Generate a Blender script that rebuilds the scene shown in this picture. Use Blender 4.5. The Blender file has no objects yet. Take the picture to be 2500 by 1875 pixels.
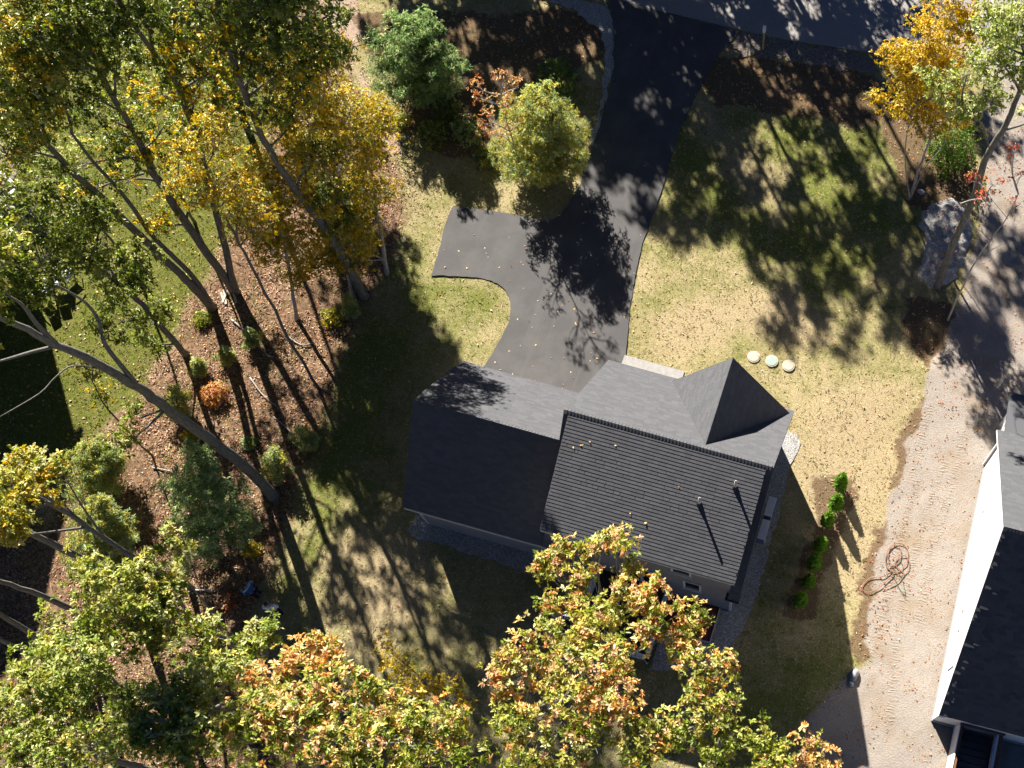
import bpy, math, random
import numpy as np
from mathutils import Vector, Matrix
rng = np.random.default_rng(11)
random.seed(11)
scene = bpy.context.scene
COL = scene.collection

# ------------------------------------------------------------------ camera
CAM = np.array([10.259, -10.851, 46.805]); RX, RY, RZ = .292, -.049, .270
FPX, PPX, PPY = 2608.88, 1851.06, 1347.10
cd = bpy.data.cameras.new('camera'); cam = bpy.data.objects.new('camera', cd); COL.objects.link(cam)
cam.location = CAM; cam.rotation_euler = (RX, RY, RZ)
cd.sensor_width = 36; cd.lens = FPX / 2500 * 36
cd.shift_x = (1250 - PPX) / 2500; cd.shift_y = (PPY - 937.5) / 2500
cd.clip_end = 3000; cd.clip_start = .5
scene.camera = cam
scene.cycles.max_bounces = 6; scene.cycles.diffuse_bounces = 1; scene.cycles.transmission_bounces = 4
# ------------------------------------------------------------------ sky, sun, exposure
SUN_EL, SUN_AZ = math.radians(32.6), math.radians(38.5)
w = bpy.data.worlds.new('World'); scene.world = w; w.use_nodes = True
nt = w.node_tree; nt.nodes.clear()
sky = nt.nodes.new('ShaderNodeTexSky'); sky.sky_type = 'NISHITA'; sky.sun_disc = False
sky.air_density = .22; sky.dust_density = 0.; sky.ozone_density = 7.; sky.sun_elevation = SUN_EL; sky.sun_rotation = -SUN_AZ
bg = nt.nodes.new('ShaderNodeBackground'); bg.inputs[1].default_value = .05
wo = nt.nodes.new('ShaderNodeOutputWorld')
nt.links.new(sky.outputs[0], bg.inputs[0]); nt.links.new(bg.outputs[0], wo.inputs[0])
sd = bpy.data.lights.new('sun', 'SUN'); sd.energy = 5.0; sd.angle = math.radians(.53); sd.color = (1, .945, .86)
sun = bpy.data.objects.new('sun', sd); COL.objects.link(sun); sun.location = (-30, 40, 60)
SUND = Vector((math.sin(SUN_AZ) * math.cos(SUN_EL), -math.cos(SUN_AZ) * math.cos(SUN_EL), -math.sin(SUN_EL)))
sun.rotation_euler = SUND.to_track_quat('-Z', 'Y').to_euler()
vs = scene.view_settings; vs.view_transform = 'Standard'; vs.look = 'None'; vs.gamma = 1; vs.exposure = 1.58
try: vs.use_curve_mapping = False
except Exception: pass

# ------------------------------------------------------------------ geometry of the view (places measured on the photograph -> world)
def rotm(rx, ry, rz):
    cx, sx = np.cos(rx), np.sin(rx); cy, sy = np.cos(ry), np.sin(ry); cz, sz = np.cos(rz), np.sin(rz)
    return np.array([[cz,-sz,0],[sz,cz,0],[0,0,1]]) @ np.array([[cy,0,sy],[0,1,0],[-sy,0,cy]]) @ np.array([[1,0,0],[0,cx,-sx],[0,sx,cx]])
RM = rotm(RX, RY, RZ)
K = 2500 / 2212
def at(x, y, z=0.):
    d = RM @ np.array([(x - PPX) / FPX, -(y - PPY) / FPX, -1.]); return CAM + d * (z - CAM[2]) / d[2]
def dp(x, y, z=0.): return at(x * K, y * K, z)
def on_axis(x, y, base):
    """point on the sight line through (x,y) nearest to the vertical through base"""
    a, b = dp(x, y, 0), dp(x, y, 10); v = (b - a) / 10
    h = float(np.dot(base[:2] - a[:2], v[:2]) / np.dot(v[:2], v[:2])); h = max(.3, h)
    return a + v * h

# ------------------------------------------------------------------ materials
def mat(name):
    m = bpy.data.materials.new(name); m.use_nodes = True; t = m.node_tree; t.nodes.clear()
    o = t.nodes.new('ShaderNodeOutputMaterial'); p = t.nodes.new('ShaderNodeBsdfPrincipled')
    t.links.new(p.outputs[0], o.inputs[0]); p.inputs['Roughness'].default_value = .8
    p.inputs['Specular IOR Level'].default_value = .3
    return m, t, p
def N(t, ty, **kw):
    n = t.nodes.new(ty)
    for k, v in kw.items():
        if k.startswith('i_'): n.inputs[k[2:].replace('_', ' ')].default_value = v
        else: setattr(n, k, v)
    return n
def noise(t, scale, detail=4, rough=.55, vec=None):
    n = N(t, 'ShaderNodeTexNoise'); n.inputs['Scale'].default_value = scale; n.inputs['Detail'].default_value = detail; n.inputs['Roughness'].default_value = rough
    if vec is not None: t.links.new(vec, n.inputs['Vector'])
    return n.outputs['Fac']
def ramp(t, fac, *stops):
    r = N(t, 'ShaderNodeValToRGB'); e = r.color_ramp.elements
    while len(e) < len(stops): e.new(.5)
    for q, (p, c) in zip(e, stops): q.position = p; q.color = (*c, 1) if len(c) == 3 else c
    t.links.new(fac, r.inputs[0]); return r.outputs[0]
def mix(t, fac, a, b, blend='MIX'):
    n = N(t, 'ShaderNodeMix', data_type='RGBA', blend_type=blend)
    for s, v in ((n.inputs[0], fac), (n.inputs[6], a), (n.inputs[7], b)):
        if hasattr(v, 'is_linked'): t.links.new(v, s)
        elif isinstance(v, (int, float)): s.default_value = v
        else: s.default_value = (*v, 1)
    return n.outputs[2]
def mth(t, op, a, b=None, clamp=False):
    n = N(t, 'ShaderNodeMath', operation=op, use_clamp=clamp)
    for s, v in zip(n.inputs, (a, b)):
        if v is None: continue
        if hasattr(v, 'is_linked'): t.links.new(v, s)
        else: s.default_value = v
    return n.outputs[0]
def bump(t, p, h, strength=.5, dist=.02):
    b = N(t, 'ShaderNodeBump'); b.inputs['Strength'].default_value = strength; b.inputs['Distance'].default_value = dist
    t.links.new(h, b.inputs['Height']); t.links.new(b.outputs[0], p.inputs['Normal'])
def objvec(t): return N(t, 'ShaderNodeTexCoord').outputs['Object']
def posvec(t): return N(t, 'ShaderNodeNewGeometry').outputs['Position']
def simple(name, c1, c2=None, scale=6, rough=.7, metal=0, bumpd=0, spec=.3):
    m, t, p = mat(name)
    p.inputs['Roughness'].default_value = rough; p.inputs['Metallic'].default_value = metal; p.inputs['Specular IOR Level'].default_value = spec
    f = noise(t, scale, 5, .6, posvec(t))
    t.links.new(ramp(t, f, (.3, c1), (.7, c2 or tuple(v * .8 for v in c1))), p.inputs['Base Color'])
    if bumpd: bump(t, p, f, .6, bumpd)
    return m
M = {}
# leaves: colour comes with each leaf
def leafmat(name, trans=.35, rough=.45, spec=.4):
    m, t, p = mat(name)
    a = N(t, 'ShaderNodeVertexColor', layer_name='tint')
    t.links.new(a.outputs[0], p.inputs['Base Color']); p.inputs['Roughness'].default_value = rough; p.inputs['Specular IOR Level'].default_value = spec
    tr = N(t, 'ShaderNodeBsdfTranslucent')
    hs = N(t, 'ShaderNodeHueSaturation'); hs.inputs['Saturation'].default_value = 1.12; hs.inputs['Value'].default_value = 1.1
    t.links.new(a.outputs[0], hs.inputs['Color']); t.links.new(hs.outputs[0], tr.inputs[0])
    mx = N(t, 'ShaderNodeMixShader'); mx.inputs[0].default_value = trans
    o = [n for n in t.nodes if n.type == 'OUTPUT_MATERIAL'][0]
    t.links.new(p.outputs[0], mx.inputs[1]); t.links.new(tr.outputs[0], mx.inputs[2]); t.links.new(mx.outputs[0], o.inputs[0])
    return m
M['leaf'] = leafmat('leaf_blade', .42, .38, .4)
M['thick_leaf'] = leafmat('oak_leaf_blade', .08, .45, .4)
M['needle'] = leafmat('pine_needle', .5, .55, .2)
M['litter'] = leafmat('fallen_leaf', .1, .6, .25)
M['blade'] = leafmat('grass_blade', .25, .55, .25)
# bark
m, t, p = mat('oak_bark'); v = posvec(t)
mp = N(t, 'ShaderNodeMapping'); mp.inputs['Scale'].default_value = (9, 9, 1.6); t.links.new(v, mp.inputs[0])
f = noise(t, 2.2, 6, .65, mp.outputs[0]); f2 = noise(t, .9, 3, .5, v)
c = ramp(t, f, (.3, (.06, .05, .042)), (.52, (.17, .15, .13)), (.75, (.32, .295, .26)))
t.links.new(mix(t, mth(t, 'MULTIPLY', f2, .5), c, (.15, .17, .13)), p.inputs['Base Color']); p.inputs['Roughness'].default_value = .9; bump(t, p, f, .8, .03); M['bark'] = m
M['birch'] = simple('pale_branch_bark', (.48, .45, .4), (.26, .24, .22), 8, .8)
M['darkbark'] = simple('dark_bark', (.1, .085, .07), (.2, .175, .15), 7, .9, bumpd=.02)
# asphalt, road
m, t, p = mat('fresh_asphalt'); v = posvec(t)
f = noise(t, 160, 3, .7, v); g = noise(t, .7, 6, .62, v); mp = N(t, 'ShaderNodeMapping'); mp.inputs['Scale'].default_value = (2.4, .12, 1); mp.inputs['Rotation'].default_value = (0, 0, .18); t.links.new(v, mp.inputs[0])
s = noise(t, 1.0, 3, .5, mp.outputs[0])
c = ramp(t, f, (.3, (.055, .053, .053)), (.62, (.092, .088, .087)), (.8, (.15, .144, .14)))
c = mix(t, mth(t, 'MULTIPLY', ramp(t, g, (.42, (0, 0, 0)), (.68, (1, 1, 1))), .55), c, (.125, .118, .113))
c = mix(t, mth(t, 'MULTIPLY', ramp(t, s, (.55, (0, 0, 0)), (.7, (1, 1, 1))), .3), c, (.125, .12, .116))
t.links.new(c, p.inputs['Base Color']); p.inputs['Roughness'].default_value = .82; bump(t, p, f, .5, .006); M['asphalt'] = m
m, t, p = mat('old_road'); v = posvec(t)
f = noise(t, 120, 3, .7, v); g = noise(t, .4, 4, .6, v)
c = ramp(t, f, (.3, (.24, .225, .21)), (.7, (.36, .34, .32))); c = mix(t, mth(t, 'MULTIPLY', g, .45), c, (.26, .24, .225))
t.links.new(c, p.inputs['Base Color']); p.inputs['Roughness'].default_value = .85; bump(t, p, f, .5, .006); M['road'] = m
def gravelmat(name, cs, scale=26):
    m, t, p = mat(name); v = posvec(t); vo = N(t, 'ShaderNodeTexVoronoi'); vo.inputs['Scale'].default_value = scale; t.links.new(v, vo.inputs['Vector'])
    h = N(t, 'ShaderNodeSeparateColor'); t.links.new(vo.outputs['Color'], h.inputs[0])
    c = ramp(t, h.outputs[0], (.0, cs[0]), (.5, cs[1]), (1, cs[2]))
    g = noise(t, 1.1, 4, .6, v); c = mix(t, mth(t, 'MULTIPLY', ramp(t, g, (.5, (0, 0, 0)), (.8, (1, 1, 1))), .4), c, (.2, .15, .1))
    t.links.new(c, p.inputs['Base Color']); p.inputs['Roughness'].default_value = .85; bump(t, p, mth(t, 'SUBTRACT', 1., vo.outputs['Distance']), .9, .03); M[name] = m
gravelmat('grey_gravel', ((.20, .195, .19), (.36, .35, .335), (.55, .53, .5)))
gravelmat('tan_gravel', ((.10, .08, .06), (.19, .155, .125), (.3, .255, .21)), 20)
# roof shingle
m, t, p = mat('roof_shingle'); v = posvec(t)
ge = N(t, 'ShaderNodeNewGeometry'); oi = N(t, 'ShaderNodeObjectInfo')
r = mth(t, 'FRACT', mth(t, 'ADD', mth(t, 'MULTIPLY', ge.outputs['Random Per Island'], 7.31), mth(t, 'MULTIPLY', oi.outputs['Random'], 5.7)))
c = ramp(t, r, (0, (.074, .075, .081)), (.5, (.088, .089, .096)), (1, (.106, .107, .114)))
f = noise(t, 130, 3, .7, v); g = noise(t, .7, 3, .5, v)
c = mix(t, mth(t, 'MULTIPLY', f, .55), c, (.13, .13, .137)); c = mix(t, mth(t, 'MULTIPLY', g, .25), c, (.07, .071, .078))
t.links.new(c, p.inputs['Base Color']); p.inputs['Roughness'].default_value = .92; p.inputs['Specular IOR Level'].default_value = .08; M['shingle'] = m
# walls & trims
def siding(name, c1, c2):
    m, t, p = mat(name); v = posvec(t); f = noise(t, 3, 4, .6, v)
    t.links.new(ramp(t, f, (.3, c1), (.7, c2)), p.inputs['Base Color']); p.inputs['Roughness'].default_value = .6; M[name] = m
siding('taupe_siding', (.29, .255, .225), (.26, .228, .2)); siding('white_siding', (.76, .745, .72), (.73, .715, .69)); siding('grey_siding', (.25, .26, .27), (.2, .21, .22))
M['cream_trim'] = simple('cream_trim', (.68, .64, .54), (.62, .58, .49), 3, .5)
M['white_paint'] = simple('white_paint', (.8, .8, .8), (.74, .74, .74), 3, .45)
M['dark_trim'] = simple('dark_trim', (.035, .036, .04), (.028, .028, .032), 4, .5)
M['concrete'] = simple('concrete', (.36, .345, .325), (.27, .26, .245), 5, .85, bumpd=.004)
M['glass'] = simple('window_glass', (.018, .022, .026), (.03, .034, .038), .8, .06, spec=.6)
M['deck_brown'] = simple('deck_boards', (.075, .052, .046), (.055, .038, .034), 7, .7)
M['deck_red'] = simple('red_stained_boards', (.17, .045, .036), (.13, .035, .03), 6, .7)
M['brown_wood'] = simple('brown_wood', (.23, .10, .055), (.17, .075, .045), 5, .65)
M['raw_wood'] = simple('weathered_wood', (.62, .55, .46), (.45, .38, .31), 6, .8)
M['metal_grey'] = simple('grey_metal', (.8, .81, .82), (.74, .75, .76), 5, .4, .0)
M['metal_dark'] = simple('dark_metal', (.12, .12, .125), (.09, .09, .095), 5, .5)
M['pvc'] = simple('pvc_pipe', (.62, .6, .56), (.48, .46, .43), 9, .5)
M['rubber'] = simple('rubber_boot', (.03, .03, .032), None, 5, .7)
M['hose_tan'] = simple('tan_hose', (.34, .16, .085), (.26, .12, .07), 5, .6)
M['hose_green'] = simple('green_hose', (.04, .12, .07), (.03, .09, .05), 5, .5)
M['lid_tan'] = simple('tan_lid', (.50, .45, .36), (.36, .33, .25), 9, .75, bumpd=.004)
M['lid_green'] = simple('green_lid', (.22, .42, .34), (.40, .42, .32), 7, .7, bumpd=.004)
M['stone'] = simple('granite', (.42, .42, .42), (.22, .22, .23), 7, .85, bumpd=.03)
M['skin'] = simple('skin', (.46, .27, .2), (.42, .24, .18), 9, .55)
M['hair'] = simple('hair', (.03, .02, .015), (.05, .035, .025), 30, .6)
M['shirt_white'] = simple('white_cloth', (.78, .79, .83), (.7, .71, .75), 9, .85)
M['shirt_blue'] = simple('blue_cloth', (.03, .12, .3), (.02, .09, .24), 9, .8)
M['stripe'] = simple('pale_blue_cloth', (.5, .6, .72), (.45, .55, .68), 9, .8)
M['trousers'] = simple('navy_cloth', (.016, .018, .035), (.012, .014, .026), 9, .85)
M['plastic'] = simple('pale_plastic', (.66, .70, .72), (.6, .64, .66), 4, .45)

# ------------------------------------------------------------------ builders
OFF = {}
class MB:
    def __init__(s): s.v = []; s.f = []; s.n = 0
    def add(s, v, f):
        v = np.asarray(v, float).reshape(-1, 3); s.v.append(v); s.f += [tuple(int(i) + s.n for i in q) for q in f]; s.n += len(v); return s
    def box(s, x0, x1, y0, y1, z0, z1, R=None, o=(0, 0, 0)):
        v = np.array([(x, y, z) for z in (z0, z1) for y in (y0, y1) for x in (x0, x1)], float)
        if R is not None: v = v @ np.asarray(R).T
        v = v + np.asarray(o, float)
        return s.add(v, [(0, 2, 3, 1), (4, 5, 7, 6), (0, 1, 5, 4), (2, 6, 7, 3), (0, 4, 6, 2), (1, 3, 7, 5)])
    def prism(s, poly, axis, a, b):
        """poly of 2D points extruded along axis from a to b; for axis x the poly is (y,z), y:(x,z), z:(x,y)"""
        n = len(poly)
        def P(q, w): return (w, q[0], q[1]) if axis == 'x' else ((q[0], w, q[1]) if axis == 'y' else (q[0], q[1], w))
        v = [P(q, a) for q in poly] + [P(q, b) for q in poly]
        return s.add(v, [tuple(range(n))[::-1], tuple(range(n, 2 * n))] + [(i, (i + 1) % n, n + (i + 1) % n, n + i) for i in range(n)])
    def slab(s, pts, th):
        """planar polygon given in 3D, thickened downwards along its normal"""
        p = np.asarray(pts, float); nrm = np.cross(p[1] - p[0], p[2] - p[0]); nrm /= np.linalg.norm(nrm)
        if nrm[2] < 0: p = p[::-1]; nrm = -nrm
        n = len(p); return s.add(np.vstack([p, p - nrm * th]), [tuple(range(n)), tuple(range(n, 2 * n))[::-1]] + [(i, n + i, n + (i + 1) % n, (i + 1) % n) for i in range(n)])
    def tube(s, path, r, sides=6, cap=True):
        p = np.asarray(path, float); n = len(p); r = np.broadcast_to(np.asarray(r, float), (n,))
        d = np.gradient(p, axis=0); d /= np.linalg.norm(d, axis=1)[:, None] + 1e-9
        ref = np.where(np.abs(d[:, 2:3]) > .9, np.array([[1., 0, 0]]), np.array([[0, 0, 1.]]))
        a = np.cross(d, ref); a /= np.linalg.norm(a, axis=1)[:, None] + 1e-9; b = np.cross(d, a)
        an = np.arange(sides) * 2 * np.pi / sides
        v = p[:, None] + r[:, None, None] * (np.cos(an)[None, :, None] * a[:, None] + np.sin(an)[None, :, None] * b[:, None])
        f = [(i * sides + j, i * sides + (j + 1) % sides, (i + 1) * sides + (j + 1) % sides, (i + 1) * sides + j) for i in range(n - 1) for j in range(sides)]
        if cap: f += [tuple(range(sides))[::-1], tuple(range((n - 1) * sides, n * sides))]
        return s.add(v.reshape(-1, 3), f)
    def cyl(s, c, r, z0, z1, sides=20):
        return s.tube([(c[0], c[1], z0), (c[0], c[1], z1)], r, sides)
    def build(s, name, m, parent=None, smooth=False):
        v = np.vstack(s.v); o = OFF.get(parent.name, np.zeros(3)) if parent else np.zeros(3)
        me = bpy.data.meshes.new(name); me.from_pydata((v - o).tolist(), [], s.f); me.materials.append(m)
        if smooth: me.polygons.foreach_set('use_smooth', [True] * len(me.polygons))
        ob = bpy.data.objects.new(name, me); COL.objects.link(ob); ob.parent = parent; OFF[ob.name] = o
        return ob
def tag(o, label=None, cat=None, group=None, kind=None):
    for k, v in (('label', label), ('category', cat), ('group', group), ('kind', kind)):
        if v: o[k] = v
    return o
def thing(name, loc, label, cat, group=None):
    o = bpy.data.objects.new(name, None); COL.objects.link(o); o.location = loc; o.empty_display_size = .3
    OFF[o.name] = np.array(loc, float); return tag(o, label, cat, group)
def quadmesh(name, v, q, m, parent=None, cols=None, tri=False):
    k = q.shape[1]; me = bpy.data.meshes.new(name); o = OFF.get(parent.name, np.zeros(3)) if parent else np.zeros(3)
    me.vertices.add(len(v)); me.vertices.foreach_set('co', (v - o).astype(np.float32).ravel())
    me.loops.add(q.size); me.loops.foreach_set('vertex_index', q.astype(np.int32).ravel())
    me.polygons.add(len(q)); me.polygons.foreach_set('loop_start', np.arange(len(q), dtype=np.int32) * k)
    try: me.polygons.foreach_set('loop_total', np.full(len(q), k, np.int32))
    except Exception: pass
    if cols is not None:
        for nm, c in cols.items():
            a = me.color_attributes.new(nm, 'FLOAT_COLOR', 'POINT'); a.data.foreach_set('color', np.hstack([c, np.ones((len(c), 1))]).astype(np.float32).ravel())
    me.update(); me.validate(); me.materials.append(m)
    ob = bpy.data.objects.new(name, me); COL.objects.link(ob); ob.parent = parent; OFF[ob.name] = o
    return ob
def nrmz(a): return a / (np.linalg.norm(a, axis=-1, keepdims=True) + 1e-9)
def kites(c, d, nrm, L, W, fold=.25, at_=.55):
    """leaf blades: base point c, direction d, face normal nrm -> verts (4n,3), tris"""
    n = len(c); s = nrmz(np.cross(d, nrm)); nn = np.cross(s, d); L = np.broadcast_to(L, (n,))[:, None]; W = np.broadcast_to(W, (n,))[:, None]
    v = np.stack([c, c + d * L * at_ + s * W * .5 + nn * W * fold, c + d * L - nn * L * .08, c + d * L * at_ - s * W * .5 + nn * W * fold], 1).reshape(-1, 3)
    i = np.arange(n)[:, None] * 4
    return v, np.vstack([i + np.array([[0, 1, 2]]), i + np.array([[0, 2, 3]])])
def wobble(p, f=1.0, seed=0.):
    x, y = p[..., 0] * f + seed, p[..., 1] * f - seed
    return (np.sin(x * 1.3 + 1.7 * np.sin(y * .9 + seed)) + np.sin(y * 1.7 + 1.3 * np.sin(x * 1.1 + 2)) + .6 * np.sin(2.7 * x + 2.1 * y + 3) + .5 * np.sin(3.9 * y - 3.1 * x)) / 3.1

# ================================================================== GROUND
def inpoly(px, py, poly):
    poly = np.asarray(poly); r = np.zeros(px.shape, bool); n = len(poly)
    for i in range(n):
        x0, y0 = poly[i]; x1, y1 = poly[(i + 1) % n]
        c = ((y0 > py) != (y1 > py)); r ^= c & (px < (x1 - x0) * (py - y0) / (y1 - y0 + 1e-12) + x0)
    return r
def pdist(px, py, poly):
    poly = np.asarray(poly); d = np.full(px.shape, 1e9); n = len(poly)
    for i in range(n):
        a = poly[i]; b = poly[(i + 1) % n]; e = b - a; tt = np.clip(((px - a[0]) * e[0] + (py - a[1]) * e[1]) / (e @ e + 1e-12), 0, 1)
        d = np.minimum(d, np.hypot(px - a[0] - tt * e[0], py - a[1] - tt * e[1]))
    return np.where(inpoly(px, py, poly), d, -d)
def wpoly(pts): return np.array([dp(x, y)[:2] for x, y in pts])
def soft(px, py, poly, wd): return np.clip(.5 + pdist(px, py, poly) / (2 * wd), 0, 1)
ZP = dict(
 litter=[[(185, 960), (300, 850), (395, 690), (460, 570), (540, 430), (600, 250), (640, 60), (640, -120), (690, -120), (700, 60), (770, 190), (830, 290), (880, 430), (845, 560), (760, 690), (720, 820), (690, 930), (640, 1050), (600, 1180), (560, 1290), (545, 1400), (640, 1480), (640, 1760), (-400, 1760), (-400, 1160), (100, 1120)]],
 lush=[[(185, 960), (300, 850), (395, 690), (460, 570), (540, 430), (600, 250), (640, 60), (640, -120), (-400, -120), (-400, 1140), (100, 1100)]],
 sand=[[(2300, 380), (2120, 420), (2090, 600), (2060, 690), (2010, 780), (2000, 860), (1965, 950), (1925, 1080), (1900, 1170), (1875, 1300), (1880, 1430), (1800, 1480), (1745, 1560), (1700, 1760), (2500, 1760), (2500, 380)], [(2050, -60), (2110, 130), (2140, 420), (2400, 420), (2400, -60)]],
 soil=[[(1960, 640), (2070, 650), (2065, 740), (2010, 800), (1960, 760)], [(760, 30), (1310, 20), (1315, 110), (1200, 190), (1000, 200), (820, 150)], [(1500, 150), (1610, 110), (1900, 160), (1960, 260), (1840, 270), (1650, 235), (1540, 230)], [(1765, 1035), (1835, 1030), (1850, 1090), (1810, 1180), (1770, 1290), (1745, 1340), (1700, 1330), (1720, 1240), (1760, 1130)], [(1885, 1140), (1960, 1115), (1948, 1200), (1925, 1290), (1900, 1400), (1850, 1450), (1835, 1390), (1860, 1250)], [(1960, 880), (2005, 860), (1975, 950), (1940, 1050), (1915, 1060)], [(1890, 230), (2100, 200), (2115, 420), (2030, 460), (1955, 440)], [(860, 160), (1010, 150), (1080, 300), (980, 350), (880, 290)]],
 tan=[[(630, -60), (770, -60), (790, 60), (760, 120), (830, 240), (880, 330), (840, 330), (790, 200), (710, 60)]],
 green=[[(1440, 150), (1560, 230), (1900, 260), (1960, 500), (1800, 650), (1560, 520), (1420, 420)], [(1590, 690), (1680, 700), (1700, 760), (1600, 750)], [(690, 800), (900, 560), (950, 640), (860, 900), (720, 1200), (640, 1250)], [(960, 620), (1060, 620), (1030, 720), (970, 730)], [(1770, 1420), (1860, 1430), (1640, 1659), (1500, 1560)]],
 bare=[[(1730, 880), (1950, 890), (1925, 1040), (1890, 1180), (1860, 1260), (1740, 1240), (1720, 1000)], [(1420, 700), (1560, 640), (1720, 640), (1780, 720), (1700, 760), (1600, 720), (1420, 760)], [(1780, 830), (1960, 850), (1930, 1000), (1800, 1000), (1740, 930)], [(720, 1180), (900, 1180), (900, 1350), (780, 1360)], [(1480, 200), (1700, 380), (1690, 470), (1620, 440)]])
gx = np.arange(-48, 34.01, .2); gy = np.arange(-24, 52.01, .2)
GX, GY = np.meshgrid(gx, gy); PX, PY = GX.ravel(), GY.ravel(); Pn = np.stack([PX, PY], 1)
jx = PX + .35 * wobble(Pn, 1.1, 3.) + .12 * wobble(Pn, 4., 1.); jy = PY + .35 * wobble(Pn, 1.0, 8.) + .12 * wobble(Pn, 4.3, 5.)
def zone(k, wd): 
    z_ = np.zeros(PX.shape)
    for q in ZP[k]: z_ = np.maximum(z_, soft(jx, jy, wpoly(q), wd))
    return z_
zl, zg, zs, zo, zt, zgr, zb = zone('litter', 1.1), zone('lush', .7), zone('sand', .45), zone('soil', .5), zone('tan', .5), zone('green', 1.2), zone('bare', 1.0)
def line_mask(pts, wd):
    q = wpoly(pts); d_ = np.full(PX.shape, 1e9)
    for a, c in zip(q[:-1], q[1:]):
        e_ = c - a; tt = np.clip(((PX - a[0]) * e_[0] + (PY - a[1]) * e_[1]) / (e_ @ e_), 0, 1); d_ = np.minimum(d_, np.hypot(PX - a[0] - tt * e_[0], PY - a[1] - tt * e_[1]))
    return np.clip(1.6 - d_ / wd, 0, 1)
ztr = np.maximum.reduce([line_mask(q, .17) for q in ([(2010, 880), (1985, 960), (1965, 1040)], [(2040, 1000), (2000, 1120), (1960, 1260), (1935, 1400), (1920, 1560)], [(1985, 1040), (1945, 1160), (1915, 1290), (1890, 1420)], [(2090, 920), (2055, 1050), (2010, 1200), (1985, 1350)])])
gz = .02 * wobble(Pn, .8, 2) + .012 * wobble(Pn, 3.1, 7) - .03
gz += zl * (.05 * wobble(Pn, .9, 4) + .03 * wobble(Pn, 2.7, 9)) + zs * (.02 * wobble(Pn, 2.1, 1) + .015 * np.sin(PX * 9 + wobble(Pn, 2, 3) * 2) * (wobble(Pn, .7, 6) > .2))
hole = dp(2012, 755)[:2]; gz -= .35 * np.exp(-((PX - hole[0]) ** 2 + (PY - hole[1]) ** 2) / .35)
# keep it low below paving and buildings
gz = np.minimum(gz, 0.0)
ny_, nx_ = GX.shape; ii = np.arange(ny_ * nx_).reshape(ny_, nx_)
q = np.stack([ii[:-1, :-1], ii[:-1, 1:], ii[1:, 1:], ii[1:, :-1]], -1).reshape(-1, 4)
V = np.stack([PX, PY, gz], 1)
B = 900.; ex = [(-B, -B), (gx[0], -B), (gx[-1], -B), (B, -B), (-B, gy[0]), (B, gy[0]), (-B, gy[-1]), (B, gy[-1]), (-B, B), (gx[0], B), (gx[-1], B), (B, B)]
n0 = len(V); V = np.vstack([V, [(a, b, -.03) for a, b in ex]])
c00, c10, c01, c11 = ii[0, 0], ii[0, -1], ii[-1, 0], ii[-1, -1]
q = np.vstack([q, [(n0, n0 + 1, c00, n0 + 4), (n0 + 1, n0 + 2, c10, c00), (n0 + 2, n0 + 3, n0 + 5, c10), (n0 + 4, c00, c01, n0 + 6), (c10, n0 + 5, n0 + 7, c11), (n0 + 6, c01, n0 + 9, n0 + 8), (c01, c11, n0 + 10, n0 + 9), (c11, n0 + 7, n0 + 11, n0 + 10)]])
pad = lambda a: np.concatenate([a, np.zeros(12)])
colA = np.stack([pad(zs), np.concatenate([zl, np.ones(12)]), pad(zo)], 1); colB = np.stack([pad(zg), pad(np.maximum(zgr, 0)), pad(zb)], 1); colC = np.stack([pad(zt), pad(ztr), pad(zt * 0)], 1)
m, t, p = mat('ground_cover'); v = posvec(t)
A = N(t, 'ShaderNodeSeparateColor'); t.links.new(N(t, 'ShaderNodeVertexColor', layer_name='zone_a').outputs[0], A.inputs[0])
Bz = N(t, 'ShaderNodeSeparateColor'); t.links.new(N(t, 'ShaderNodeVertexColor', layer_name='zone_b').outputs[0], Bz.inputs[0])
Cz = N(t, 'ShaderNodeSeparateColor'); t.links.new(N(t, 'ShaderNodeVertexColor', layer_name='zone_c').outputs[0], Cz.inputs[0])
n1, n2, n3, n4 = noise(t, .55, 5, .6, v), noise(t, 3.2, 5, .65, v), noise(t, 17, 4, .7, v), noise(t, 55, 3, .7, v)
def edge(z_, a=.5): # breaks a zone's soft edge with noise
    return ramp(t, mth(t, 'ADD', z_, mth(t, 'MULTIPLY', mth(t, 'SUBTRACT', n2, .5), a)), (.4, (0, 0, 0)), (.6, (1, 1, 1)))
straw = ramp(t, n3, (.28, (.21, .158, .08)), (.5, (.41, .33, .18)), (.74, (.54, .455, .275)))
grn = ramp(t, n3, (.25, (.07, .082, .018)), (.5, (.16, .178, .04)), (.78, (.31, .31, .09)))
gf = mth(t, 'ADD', mth(t, 'MULTIPLY', Bz.outputs[1], .20), mth(t, 'ADD', mth(t, 'MULTIPLY', n1, .75), mth(t, 'MULTIPLY', n2, .55)))
gf = mth(t, 'SUBTRACT', gf, mth(t, 'MULTIPLY', Bz.outputs[2], .25))
lawn = mix(t, ramp(t, gf, (.52, (0, 0, 0)), (.86, (1, 1, 1))), straw, grn)
lawn = mix(t, mth(t, 'MULTIPLY', Bz.outputs[2], .45), lawn, ramp(t, n3, (.3, (.29, .21, .125)), (.7, (.46, .36, .23))))
lushc = ramp(t, n3, (.25, (.055, .065, .012)), (.5, (.12, .135, .022)), (.8, (.23, .23, .05)))
lushc = mix(t, mth(t, 'MULTIPLY', ramp(t, n2, (.45, (0, 0, 0)), (.68, (1, 1, 1))), .6), lushc, ramp(t, n3, (.3, (.13, .115, .04)), (.7, (.30, .26, .10))))
c = mix(t, edge(Bz.outputs[0], .9), lawn, lushc)
vo = N(t, 'ShaderNodeTexVoronoi'); vo.inputs['Scale'].default_value = 9; t.links.new(v, vo.inputs['Vector']); vs_ = N(t, 'ShaderNodeSeparateColor'); t.links.new(vo.outputs['Color'], vs_.inputs[0])
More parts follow.
